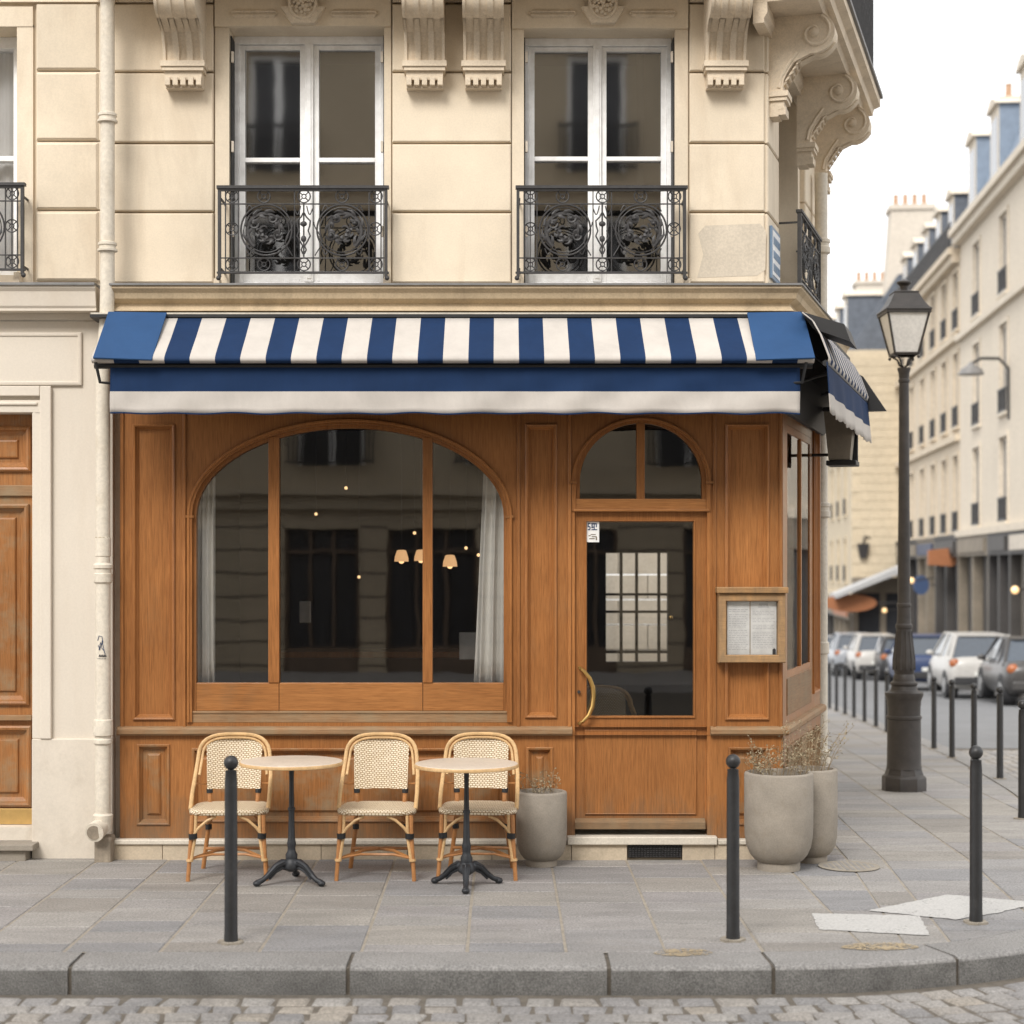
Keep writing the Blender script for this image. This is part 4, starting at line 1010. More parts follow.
for px, py, d, w_, h_, lb in ((305, 612, 12.7, .085, .16, 'small pale card glimpsed on the left inside the arched window'), (468, 646, 12.6, .13, .20, 'pale folded cloth glimpsed behind the glass near the right curtain')):
    t = thing('table_card' if px < 400 else 'folded_cloth', lb, 'card' if px < 400 else 'cloth', (FX(px, d), d, FZ(py, d))); q = MB(); q.box(-w_ / 2, w_ / 2, 0, .02, -h_ / 2, h_ / 2); q.build('sheet', INK, t, bevel=.006)
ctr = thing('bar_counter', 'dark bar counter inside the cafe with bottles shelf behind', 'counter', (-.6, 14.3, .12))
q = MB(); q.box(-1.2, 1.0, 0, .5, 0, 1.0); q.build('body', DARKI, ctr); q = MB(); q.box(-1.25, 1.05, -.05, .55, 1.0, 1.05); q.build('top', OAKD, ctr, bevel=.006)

# --- menu case
me_ = thing('menu_case', 'light oak glazed menu case fixed to the right pilaster beside the door', 'menu case', (FX(751), 11, FZ(625)))
K = 10.9 / F; X = lambda p: (p - 751) * K; Z = lambda p: (625 - p) * K
q = MB(); q.loops(X(716.5), X(784), Z(662.5), Z(593), [(0, 0), (0, -.085), (.006, -.092), (.045, -.092), (.05, -.085), (.052, -.068)], cap=False); q.build('frame', OAKL, me_, bevel=0)
q = MB(); q.box(X(714.5), X(786), -.115, 0, Z(592.8), Z(586.5)); q.build('cap', OAKL, me_, bevel=.006)
q = MB(); q.box(X(720), X(781), -.045, -.0, Z(659), Z(597)); q.build('back_board', OAKL, me_)
q = MB(); q.box(X(726), X(748.6), -.0475, -.0455, Z(656), Z(600)); q.box(X(749.4), X(775.5), -.0475, -.0455, Z(656.5), Z(600)); pap = q.build('menu_sheet', PAPER, me_)
q = MB(); random.seed(11)
for c0, c1 in ((727.5, 747), (751.5, 774)):
    y = 609
    while y < (651 if c0 < 740 else 648):
        if random.random() > .12:
            x = c0
            while x < c1 - 2:
                w_ = random.uniform(1.2, 4.5); q.box(X(x), X(min(x + w_, c1)), -.0485, -.0474, Z(y + .42), Z(y)); x += w_ + .8
        y += 1.75
for x in range(9): q.box(X(758 + x), X(758.6 + x), -.0485, -.0474, Z(605 + (x % 3) * .3), Z(603)) 
q.box(X(757), X(768), -.0485, -.0474, Z(607), Z(606.3)); q.build('menu_text', INK, me_)
q = MB(); q.ext_y([(X(771.5), Z(654.5)), (X(774.8), Z(654.5)), (X(774.8), Z(649.5)), (X(773.2), Z(648)), (X(771.5), Z(649.5))], -.049, -.0474); q.build('menu_emblem', INKD, me_)
q = MB(); q.face([(X(722), -.072, Z(657)), (X(779), -.072, Z(657)), (X(779), -.072, Z(598)), (X(722), -.072, Z(598))]); q.build('glass', M_glass('menu_glass', .03, (.97, .97, .97)), me_)
# --- door sticker
st = thing('door_sticker', 'small white sticker with blue symbol in the top left corner of the door glass', 'sticker', (FX(592.5), 11.043, FZ(531.5)))
K2 = 11.04 / F; X = lambda p: (p - 592.5) * K2; Z = lambda p: (531.5 - p) * K2
q = MB(); q.box(X(586), X(599.5), -.003, 0, Z(542), Z(521)); q.build('sheet', PAPER, st)
q = MB()
for a in ((588, 590.6, 523, 524), (588, 589, 524, 526), (588, 590.6, 526, 527), (589.8, 590.8, 527, 529), (588, 590.6, 529, 530), (591.8, 597, 523, 524.2), (591.8, 593, 524.2, 528), (594, 595, 524, 529), (596.2, 597.2, 524, 527), (591.8, 597.5, 529, 530), (592, 594, 526.5, 527.5)):
    q.box(X(a[0]), X(a[1]), -.005, -.0028, Z(a[3]), Z(a[2]))
q.build('blue_symbol', INKB, st)
q = MB()
for a in ((589, 591, 535, 536), (591, 596, 534, 534.8), (592, 597, 536, 537), (589.5, 595, 538, 539), (596, 597.4, 537, 540)): q.box(X(a[0]), X(a[1]), -.005, -.0028, Z(a[3]), Z(a[2]))
q.build('beige_symbol', SHOPB, st)
# ================================================================== awning on the front
aw = thing('awning', 'long navy and ecru striped awning with deep valance over the cafe front', 'awning', (FX(455, 10.8), 10.8, 3.45))
AX, AY, AZ = aw.location
def A(x, y, z): return (x - AX, y - AY, z - AZ)
prof = [(10.83, 3.452), (10.74, 3.395), (10.60, 3.300), (10.46, 3.205), (10.40, 3.160), (10.375, 3.135), (10.375, 3.118), (10.395, 3.105)]
xl = FX(100, 10.6); xr = FX(808, 10.6); xs = [xl]; x = FX(165, 10.4)
while x > xl: x -= .1535
x += .1535
kk = round((FX(165, 10.4) - x) / .1535)
q = MB(); edges = [xl]
while x < xr: edges.append(x); x += .1535
edges.append(xr)
for i, (a, b_) in enumerate(zip(edges, edges[1:])):
    mat_i = 0 if (i - kk) % 2 == 0 else 1          # strip left of px 165 is ecru
    ns = 4
    for j in range(ns):
        x0 = a + (b_ - a) * j / ns; x1 = a + (b_ - a) * (j + 1) / ns
        for (y0, z0), (y1, z1) in zip(prof, prof[1:]):
            sg = lambda x, y: -.006 * math.sin((10.83 - y) / .45 * PI) * (1 + .6 * math.sin(x * 2.1))
            q.face([A(x0, y1, z1 + sg(x0, y1)), A(x1, y1, z1 + sg(x1, y1)), A(x1, y0, z0 + sg(x1, y0)), A(x0, y0, z0 + sg(x0, y0))], mat_i)
cn = q.build('canopy', [CWHITE, BLUE], aw, smooth=True, merge='open', ang=60)
m_ = cn.modifiers.new('solid', 'SOLIDIFY'); m_.thickness = .004
def sheet_part(name, P, mat, par, th_=.012, rows=None):
    q = MB(); n = (Vector(P[1]) - Vector(P[0])).cross(Vector(P[-1]) - Vector(P[0])).normalized()
    Q = [tuple(Vector(p) + n * th_) for p in P]; k_ = len(P)
    q.add(list(P) + Q, [tuple(range(k_ - 1, -1, -1)), tuple(range(k_, 2 * k_))] + [(i, (i + 1) % k_, k_ + (i + 1) % k_, k_ + i) for i in range(k_)])
    return q.build(name, mat, par, bevel=.003)
def pa(px, py, d): return A(FX(px, d), d, FZ(py, d))
sheet_part('end_cover', [pa(93, 359, 10.36), pa(152, 361, 10.36), pa(167, 314, 10.80), pa(108.5, 313, 10.80)], BLUE_L, aw)
sheet_part('end_cover', [pa(756, 361, 10.36), pa(815, 359, 10.36), pa(803, 313, 10.80), pa(747, 314, 10.80)], BLUE_L, aw)
q = MB(); X0, X1 = FX(110, 10.44), FX(800, 10.44); nx, nz = 150, 10; zt, zb = 3.10, FZ(413.5, 10.44); zw = FZ(391.5, 10.44); V = []
for j in range(nz + 1):
    for i in range(nx + 1):
        s = i / nx; x = X0 + (X1 - X0) * s; t = j / nz
        wob = .0035 * math.sin(s * 2 * PI * 11.5 + 1) + .002 * math.sin(s * 47)
        z = (zt + (zw - zt) * t / .6) if t <= .6 else zw + (zb + wob - zw) * (t - .6) / .4
        fold = (.007 * math.sin(s * 38 + 7 * t + 2 * math.sin(s * 9)) + .002 * math.sin(s * 90 - 9 * t)) * t * (1.1 - .5 * math.sin(s * 5))
        V.append(A(x, 10.445 + fold - .012 * t, z))
F_ = []; 
for j in range(nz):
    for i in range(nx): F_.append((j * (nx + 1) + i, (j + 1) * (nx + 1) + i, (j + 1) * (nx + 1) + i + 1, j * (nx + 1) + i + 1))
q.add(V, F_); q.m = [0 if i // nx < 6 else 1 for i in range(len(F_))]
vo = q.build('valance', [BLUE, CWHITE], aw, smooth=True, merge='open', ang=60); m_ = vo.modifiers.new('solid', 'SOLIDIFY'); m_.thickness = .003
q = MB(); q.tube([(V[nz * (nx + 1) + i][0], V[nz * (nx + 1) + i][1], V[nz * (nx + 1) + i][2]) for i in range(nx + 1)], .005, 5); q.build('valance_trim', BLUE, vo)
q = MB(); q.tube([A(xl, 10.46, 3.10), A(xr, 10.46, 3.10)], .022, 8); q.build('front_bar', BLACK, aw)
for px in (96, 806):
    x = FX(px, 10.4); s = 1 if px < 400 else -1
    q = MB(); q.tube([A(x, 10.39, 3.11), A(x + s * .02, 10.42, FZ(382, 10.4)), A(x + s * .1, 10.46, FZ(382.5, 10.4)), A(x + s * .12, 10.8, 3.12)], .010, 6); q.build('arm', BLACK, aw)
for x in (-2.2, -.7, .7, 1.75):
    q = MB(); q.tube([A(x, 10.98, 3.20), A(x, 10.75, 3.22), A(x, 10.47, 3.10)], .012, 6); q.build('bracket', BLACK, aw)

# ================================================================== awning on the chamfer
aw2 = thing('awning', 'short striped side awning with open dark underside round the cafe corner', 'awning', (1.804, 11, 3.45), TH)
q = MB(); sprof = [(.18, -.01), (.24, -.06), (.29, -.15), (.335, -.27), (.345, -.30), (.335, -.335)]; s = -.42; i = 0
while s < 2.10:
    for (o0, z0), (o1, z1) in zip(sprof, sprof[1:]): q.face([(s, -o1, z1), (min(s + .10, 2.1), -o1, z1), (min(s + .10, 2.1), -o0, z0), (s, -o0, z0)], i % 2)
    s += .10; i += 1
c2 = q.build('canopy', [CWHITE, BLUE], aw2, smooth=True, merge='open', ang=60); m_ = c2.modifiers.new('solid', 'SOLIDIFY'); m_.thickness = .006
q = MB(); nx, nz = 90, 8; V = []; F_ = []
for j in range(nz + 1):
    for i in range(nx + 1):
        t = j / nz; s = -.44 + 2.56 * i / nx; wv = .013 * abs(math.sin(i * .55))
        V.append((s, -.332 - .012 * t * math.sin(i * .3) - .02 * t, -.325 - .31 * t - (wv if j == nz else 0)))
for j in range(nz):
    for i in range(nx): F_.append((j * (nx + 1) + i, (j + 1) * (nx + 1) + i, (j + 1) * (nx + 1) + i + 1, j * (nx + 1) + i + 1))
q.add(V, F_); q.m = [0 if i // nx < 5 else 1 for i in range(len(F_))]
v2 = q.build('valance', [BLUE, CWHITE], aw2, smooth=True, merge='open'); m_ = v2.modifiers.new('solid', 'SOLIDIFY'); m_.thickness = .003
q = MB(); q.ext_x([(-.15, .012), (-.42, -.08), (-.46, -.19), (-.23, -.10)], -.30, .10); q.build('end_cover', BLACK, aw2)
q = MB(); q.ext_x([(-.20, -.08), (-.30, -.14), (-.47, -.40), (-.33, -.40)], 2.105, 2.20); q.build('end_cover', BLACK, aw2)
for s in (.05, 1.0, 1.95):
    q = MB(); q.tube([(s, -.02, -.42), (s, -.2, -.36), (s, -.325, -.335)], .012, 6); q.tube([(s, -.02, -.1), (s, -.32, -.325)], .010, 6); q.build('arm', BLACK, aw2)
q = MB(); q.tube([(-.42, -.32, -.33), (2.1, -.32, -.33)], .02, 6); q.build('front_bar', BLACK, aw2)
# shopfront cornice coloured black for the deep shadow under the side awning + hanging lamp
q = MB(); q.ext_x([(0, 2.86), (-.03, 2.86), (-.09, 2.98), (-.14, 3.10), (-.16, 3.44), (0, 3.44)], .0, 1.96); q.build('shaded_side_cornice', BLACK, B, SO, TH)
hl = thing('hanging_lantern', 'dark metal lantern with pale glass hanging on a bar under the side awning', 'lantern', (1.804, 11, 2.7), TH)
q = MB(); q.tube([(1.45, 0, -.02), (1.45, -.30, -.02)], .011, 6); q.build('bar', BLACK, hl)
def frus(mb, cx, cy, z0, z1, a0, b0, a1, b1, m=0):
    v = [(cx - a0, cy - b0, z0), (cx + a0, cy - b0, z0), (cx + a0, cy + b0, z0), (cx - a0, cy + b0, z0), (cx - a1, cy - b1, z1), (cx + a1, cy - b1, z1), (cx + a1, cy + b1, z1), (cx - a1, cy + b1, z1)]
    mb.add(v, [(3, 2, 1, 0), (4, 5, 6, 7), (0, 1, 5, 4), (1, 2, 6, 5), (2, 3, 7, 6), (3, 0, 4, 7)], m)
q = MB(); frus(q, 1.3, -.22, -.07, .27, .07, .075, .10, .105); q.build('glass', SHOPB, hl)
q = MB(); q.box(1.18, 1.42, -.33, -.11, .27, .30); q.box(1.21, 1.45, -.34, -.13, -.11, -.075); q.box(1.43, 1.46, -.33, -.13, -.08, .29); q.build('housing', BLACK, hl, bevel=.006)

# ================================================================== neighbouring building at the left
N = thing('neighbour_building', 'cream rendered neighbouring building with big oak street door at the left edge', 'building', (-4.5, 11, 0))
NL = (4.5, 0, 0); wn1 = (-4.35, FX(18, 11.1), FZ(275, 11.1), FZ(28, 11.1))
xe = FX(111.5)
q = MB(); q.wall(-8, FX(112, 11.1), 3.66, 9, [wn1], .10, .28)
JL = [282, 211, 142, 72, 3, -70]
for a, b_ in zip(JL, JL[1:]): 
    blk(q, UX(37.5), UX(99), UZ(a) + .006, UZ(b_) - .014, .062, .104, .012); blk(q, UX(38), UX(105), UZ(a) + .004, UZ(b_) - .004, .080, .104, .004)
q.box(wn1[1], UX(34), .075, .101, 3.66, UZ(26)); q.box(-6, UX(34), .070, .101, wn1[3] + .001, UZ(8)); q.box(-6, xe, .055, .101, UZ(4), UZ(-5))
q.build('wall', STONE, N, NL)
dx = FX(31.5); q = MB(); q.wall(-8, xe, -.1, 3.45, [(-4.6, dx, -.1, FZ(412))], .03, .16)
q.face([(xe, .03, -.1), (xe, .2, -.1), (xe, .2, 3.45), (xe, .03, 3.45)])
q.build('street_wall', CREAM, N, NL)
q = MB(); q.box(dx - .001, xe + .004, .006, .2, -.1, FZ(739)); q.build('wall_base', CREAM_B, N, NL, bevel=.006)
q = MB()
q.box(dx, FX(43), .012, .03, FZ(739), FZ(412)); q.box(FX(43) - .02, FX(51), -.004, .03, FZ(739), FZ(386)); q.box(-4.6, FX(43), .012, .03, FZ(412), FZ(400)); q.box(-4.6, FX(43) - .021, -.004, .03, FZ(396), FZ(386)); q.box(-4.6, FX(37), .0, .03, FZ(405), FZ(402))
q.build('door_surround', CREAM, N, NL, bevel=.006)
q = MB(); q.loops(-4.6, FX(81), FZ(385), FZ(332), [(0, .03), (0, .012), (.01, .008), (.022, .008), (.026, .016)]); q.build('wall_panel', CREAM, N, NL)
q = MB(); PN = [(-8, .1), (xe - .075, .1)]
sweep(q, PN, [(-.05, 3.46), (.10, 3.46), (.10, 3.50), (.20, 3.50), (.20, 3.515), (.21, 3.53), (.225, 3.62), (.24, 3.64), (.24, 3.655), (-.05, 3.655)]); q.build('ledge', CREAM, N, NL)
q = MB(); sweep(q, PN, [(-.05, 3.656), (.255, 3.656), (.255, 3.672), (-.05, 3.68)]); q.build('ledge_flashing', LEAD, N, NL)
q = MB(); q.box(FX(96) - .08, xe + .02, .035, .2, 3.44, 3.66); q.build('wall_return', CREAM, N, NL)
# street door
q = MB(); D1, D2 = FX(-120), FX(31)
dop = [(FX(-60), FX(24), FZ(470), FZ(424)), (FX(-60), FX(22), FZ(707), FZ(503)), (FX(-60), FX(24.5), FZ(810), FZ(728))]
q.wall(D1, D2, FZ(828), FZ(411), dop, .17, .03)
nd_ = q.build('street_door', GDOOR, N, NL)
for o_ in dop:
    q = MB(); q.loops(*o_, [(0, .17), (0, .150), (.012, .142), (.026, .146), (.034, .165), (.06, .185), (.085, .185), (.092, .172), (.10, .170)]); q.build('door_panel', GDOOR, nd_)
q = MB(); q.box(D1, D2, .15, .17, FZ(495), FZ(484)); q.box(D1, FX(26), .13, .17, FZ(722.5), FZ(717)); q.build('door_rail', OAKW, nd_, bevel=.005)
q = MB(); q.box(FX(-60), FX(25.5), .155, .17, FZ(828), FZ(812)); q.build('kick_plate', BRASSP, nd_, bevel=.002)
q = MB(); q.box(FX(28), FX(31), .10, .168, FZ(654), FZ(641)); q.build('hinge', LEAD, nd_)
q = MB(); q.box(-8, FX(30), -.10, .2, -.05, .065); q.box(-8, FX(38.5), -.13, .19, .066, .105); q.build('door_step', CONC, N, NL, bevel=.006)
q = MB(); q.box(-8, dx, .05, .3, .106, FZ(828.5)); q.build('threshold', CREAM_B, N, NL)
# left window
fw = MB()
fx = FX(18, 11.3)
fw.box(fx - .03, fx - .003, .30, .38, wn1[2], wn1[3] - .02); fw.box(fx - 1.0, fx, .29, .39, wn1[3] - .075, wn1[3]); fw.box(fx - 1.0, fx - .003, .295, .38, wn1[2], wn1[2] + .07); fw.box(fx - 1.0, fx - .03, .30, .37, FZ(161, 11.3), FZ(156, 11.3))
nw = fw.build('window', WHITE, N, NL, bevel=.003)
q = MB(); q.face([(fx - 1, .35, wn1[2]), (fx - .03, .35, wn1[2]), (fx - .03, .35, wn1[3]), (fx - 1, .35, wn1[3])]); q.build('pane', M_glass('neighbour_glass', .10, (.85, .85, .85)), nw)
q = MB(); n = 40
for i in range(n):
    x0 = fx - 1 + .96 * i / n; x1 = fx - 1 + .96 * (i + 1) / n; f_ = lambda i: .42 + .012 * math.sin(i * 1.3)
    q.face([(x0, f_(i), wn1[2]), (x1, f_(i + 1), wn1[2]), (x1, f_(i + 1), wn1[3]), (x0, f_(i), wn1[3])])
q.build('net_curtain', CURT, nw)
railing(N, (FX(25.5, 10.95) - .55 + 4.5 - .0, -.05, FZ(272, 10.95)), 0, 1.0)
q = MB(); q.box(FX(18, 11.1), FX(23.5, 11.1), .0, .1, 3.66, FZ(272, 11)); q.build('railing_foot', STONE_D, N, NL)

# ================================================================== rain pipes
px0 = FX(107, 10.88)
dp = thing('drainpipe', 'cream painted drainpipe with collars between the two buildings, graffiti on its lower part', 'drainpipe', (FX(106, 10.88), 10.88, 0))
def R_(w): return w / 2 * 10.88 / F
zz = lambda py: FZ(py, 10.88)
ox = FX(107.5, 10.88) - dp.location.x; ox2 = FX(103, 10.88) - dp.location.x
q = MB(); q.tube([(ox, 0, 7), (ox, 0, zz(285)), (ox - .01, .02, zz(320)), (ox2, 0, zz(365)), (ox2, 0, zz(540))], R_(14.5), 16); q.build('upper_pipe', PIPE, dp, smooth=True)
for py, x in ((118, ox), (247, ox)):
    q = MB(); q.lathe([(R_(15), zz(py + 5)), (R_(20), zz(py + 4.5)), (R_(20), zz(py + 2.5)), (R_(17), zz(py + 1.8)), (R_(17), zz(py - 1)), (R_(19), zz(py - 1.6)), (R_(19), zz(py - 4)), (R_(15), zz(py - 5))], 18, (x, 0, 0)); q.build('collar', PIPE, dp, smooth=True, ang=25)
lw = [(8.0, 6), (7.2, 538), (7.6, 538.5), (7.6, 556), (7.0, 556.5), (7.0, 563), (9.6, 564), (10, 567), (9.2, 568), (9.2, 573), (9.6, 574), (9.6, 581), (8.0, 583), (7.2, 584)]
q = MB(); q.lathe([(r * 10.88 / F, zz(py)) for r, py in [(6.8, 590), (7.4, 584), (9.2, 582), (9.4, 574), (8.4, 573), (8.4, 569), (9.8, 568), (9.8, 565), (7.2, 563), (7.0, 556.6), (7.8, 556), (7.8, 538), (6.6, 537)]], 18, (ox2, 0, 0)); q.build('joint', PIPE, dp, smooth=True, ang=25)
q = MB(); q.lathe([(r * 10.88 / F, zz(py)) for r, py in [(7.6, 820), (7.6, 745), (9.4, 743), (9.4, 739.5), (8, 738), (8, 736), (10, 735), (10, 724), (9.5, 720), (7.6, 719), (7.4, 583)]], 18, (ox2, 0, 0)); q.build('lower_pipe', PIPE, dp, smooth=True, ang=25)
q = MB(); q.lathe([(r * 10.88 / F, zz(py)) for r, py in [(8.5, 832), (9.5, 822), (10, 815), (8, 813)]], 18, (ox2, 0, 0))
q.tube([(ox2, .02, zz(824)), (ox2 - .02, -.05, zz(828)), (ox2 - .03, -.11, zz(830))], [.055, .06, .062], 16); q.build('shoe', PIPE, dp, smooth=True)
q = MB(); q.tube([(ox2 - .03, -.108, zz(830)), (ox2 - .03, -.1145, zz(830.2))], .046, 16); q.build('shoe_mouth', PIPE_G, dp)
q = MB(); q.box(ox2 - .05, ox2 + .06, -.04, .11, -.02, zz(836)); q.build('foot_block', PIPE_G, dp, bevel=.02)
q = MB(); q.lathe([(R_(15.3), zz(539.5)), (R_(15.3), zz(537.2))], 18, (ox2, 0, 0)); q.build('mastic_ring', MARKY, dp)
gf = thing('graffiti_tag', 'small blue scribbled tag on the drainpipe below its middle joint', 'graffiti', (dp.location.x + ox2, 10.88, zz(645)))
q = MB(); rr_ = R_(15.6)
def G(u, v): a = u; return (rr_ * math.sin(a), -rr_ * math.cos(a), v)
for pts in ([(-.5, .03), (-.3, .06), (.1, .055), (.2, .02), (0, 0)], [(-.4, .0), (-.2, -.03), (.1, .03), (.4, -.04)], [(-.3, -.03), (-.1, .02), (.1, -.02), (.3, -.03), (.5, -.055)]):
    q.tube([G(*p) for p in pts], .0022, 4)
q.build('scribble', INKB, gf)
q = MB()
for i in range(5): q.tube([G(-.3 + i * .2, -.072), G(-.22 + i * .2, -.058), G(-.15 + i * .2, -.072)], .0026, 4)
for i in range(6): q.tube([G(-.5 + i * .2, -.085), G(-.38 + i * .2, -.084)], .0016, 4)
q.build('lettering', INKD, gf)
pp2 = sidep(2.22, .085)
dp2 = thing('drainpipe', 'cream drainpipe at the far end of the chamfered corner beyond the side awning', 'drainpipe', (pp2[0], 11 + pp2[1], -.1))
q = MB(); q.lathe([(.05, 0), (.05, 1.3), (.062, 1.31), (.062, 1.39), (.05, 1.4), (.05, 5.0)], 16); q.build('pipe', PIPE, dp2, smooth=True, ang=30)
for z in (.45, 2.35, 4.38):
    q = MB(); q.lathe([(.058, z), (.072, z + .01), (.072, z + .05), (.062, z + .06), (.062, z + .08), (.070, z + .09), (.070, z + .11), (.056, z + .12)], 16); q.build('collar', PIPE, dp2, smooth=True, ang=25)

# ================================================================== chairs
def make_chair(label, loc, rz):
    t = thing('bistro_chair', label, 'chair', loc, rz, 'rattan bistro chairs on the pavement'); t.scale = (1, 1, .955)
    # woven seat, rounded slab
    q = MB(); pts = []
    def outline(ins, n=28):
        P = []
        for i in range(n):
            a = 2 * PI * i / n; c, s = math.cos(a), math.sin(a); e = .45
            x = math.copysign(abs(c) ** e, c) * (.232 - ins); y = math.copysign(abs(s) ** e, s) * (.215 - ins)
            P.append((x * (1 - .06 * (y / .2)), y))
        return P
    rings = [(.02, .404), (.003, .408), (0, .418), (.0, .432), (.008, .440), (.03, .443), (.12, .438)]
    vs = []; n = 28
    for ins, z in rings: vs += [(x, y, z) for x, y in outline(ins)]
    fs = [tuple(range(n - 1, -1, -1))] + [tuple((len(rings) - 1) * n + i for i in range(n))]
    for j in range(len(rings) - 1): fs += [(j * n + i, j * n + (i + 1) % n, (j + 1) * n + (i + 1) % n, (j + 1) * n + i) for i in range(n)]
    q.add(vs, fs); q.build('seat', WEAVE, t, smooth=True, ang=60)
    # backrest panel
    q = MB(); nx, nz = 16, 14; V = []
    for j in range(nz + 1):
        for i in range(nx + 1):
            u = -1 + 2 * i / nx; w = .172 - .010 * (1 - j / nz); x = u * w
            top = .862 - .050 * abs(u) ** 3.2; z = .525 + (top - .525) * j / nz
            yc = .165 + .075 * (z - .44) / .42 - .030 * u * u
            V.append((x, yc, z))
    V2 = [(x, y + .016, z) for x, y, z in V]; k0 = len(V); W_ = nx + 1
    fs = [(j * W_ + i, j * W_ + i + 1, (j + 1) * W_ + i + 1, (j + 1) * W_ + i) for j in range(nz) for i in range(nx)]
    fs += [tuple(k0 + a for a in f[::-1]) for f in fs]
    bd_ = [i for i in range(W_)] + [j * W_ + nx for j in range(1, nz + 1)] + [nz * W_ + i for i in range(nx - 1, -1, -1)] + [j * W_ for j in range(nz - 1, 0, -1)]
    for a, b_ in zip(bd_, bd_[1:] + bd_[:1]): fs.append((b_, a, a + k0, b_ + k0))
    q.add(V, [], 0); q.add(V2, [], 0); i0 = 0
    for f in fs: q.f.append(f); q.m.append(0)
    q.build('backrest', WEAVE, t, smooth=True, ang=50)
    # hoop
    def hoop(wd, zt, dy, r):
        P = [(-wd, -.10, .43), (-wd - .002, -.0, .52), (-wd + .002, .09 + dy, .62), (-wd + .012, .15 + dy, .72)]
        cz = .72; 
        for i in range(1, 15):
            a = PI - PI * i / 15; c, s = math.cos(a), math.sin(a)
            P.append((math.copysign(abs(c) ** .62, c) * (wd - .014), .15 + dy + .045 * s, cz + (zt - cz) * abs(s) ** .75))
        return P + [(-x, y, z) for x, y, z in P[:4]][::-1]
    q = MB(); q.tube(hoop(.232, .872, .03, 0), .0125, 8); q.build('back_frame', RATTAN, t, smooth=True)
    q = MB(); q.tube(hoop(.208, .850, .028, 0)[2:-2], .008, 8); q.build('inner_hoop', RATTAN, t, smooth=True)
    for s in (-1, 1):
        q = MB(); q.tube([(s * .145, .16, .43), (s * .150, .175, .53)], .014, 8); q.build('back_post', RATTAN_D, t, smooth=True)
        q = MB(); q.tube([(s * .148, .17, .497), (s * .150, .174, .528)], .019, 8); q.build('binding', BLACK, t, smooth=True)
        q = MB(); q.tube([(s * .17, .185, .555), (s * .225, .125, .565)], .006, 6); q.build('tie', RATTAN_D, t, smooth=True)
        # legs
        q = MB(); q.tube([(s * .212, -.185, .405), (s * .215, -.195, .27), (s * .232, -.212, .0)], .0125, 8); lg_ = q.build('leg', RATTAN_D, t, smooth=True)
        q = MB(); q.tube([(s * .188, -.185, .405), (s * .192, -.195, .27), (s * .213, -.208, .13)], .010, 8); q.build('leg_doubler', RATTAN, lg_, smooth=True)
        q = MB(); q.tube([(s * .203, -.195, .262), (s * .205, -.197, .295)], .026, 10); q.build('binding', BLACK, lg_, smooth=True)
        q = MB(); q.tube([(s * .222, -.206, .122), (s * .221, -.205, .137)], .021, 10); q.build('ring', RATTAN, lg_, smooth=True)
        q = MB(); q.tube([(s * .150, .175, .45), (s * .158, .18, .27), (s * .195, .225, .0)], .0135, 8); lr = q.build('leg', RATTAN_D, t, smooth=True)
        q = MB(); q.tube([(s * .156, .178, .262), (s * .157, .179, .295)], .020, 10); q.build('binding', BLACK, lr, smooth=True)
        # curved braces
        q = MB(); q.tube([(s * .200, -.195, .285), (s * .17, -.195, .33), (s * .12, -.19, .375), (s * .07, -.185, .40)], .009, 8); q.build('brace', RATTAN, t, smooth=True)
        q = MB(); q.tube([(s * .158, .175, .29), (s * .13, .175, .34), (s * .08, .175, .39), (s * .05, .17, .41)], .008, 8); q.build('brace', RATTAN_D, t, smooth=True)
        q = MB(); q.tube([(s * .222, -.205, .135), (s * .09, .0, .155), (-s * .03, .12, .150), (-s * .17, .19, .135)], .0105, 8); q.build('stretcher', RATTAN_D, t, smooth=True)
    q = MB(); q.tube([(-.215, -.2, .14), (-.1, -.12, .150), (.1, -.12, .150), (.215, -.2, .14)], .008, 8); q.build('front_stretcher', RATTAN_D, t, smooth=True)
    return t
ch = make_chair('rattan bistro chair left of the two round tables, behind the left front bollard', (FX(231, 10.4), 10.40, 0), .05)
c2 = dup(ch, (FX(378.5, 10.4), 10.40, 0), -.02, 'rattan bistro chair in the middle, standing between the two round tables')
c3 = dup(ch, (FX(479, 10.4), 10.42, 0), -.05, 'rattan bistro chair behind the right-hand round table, next to the small concrete planter')
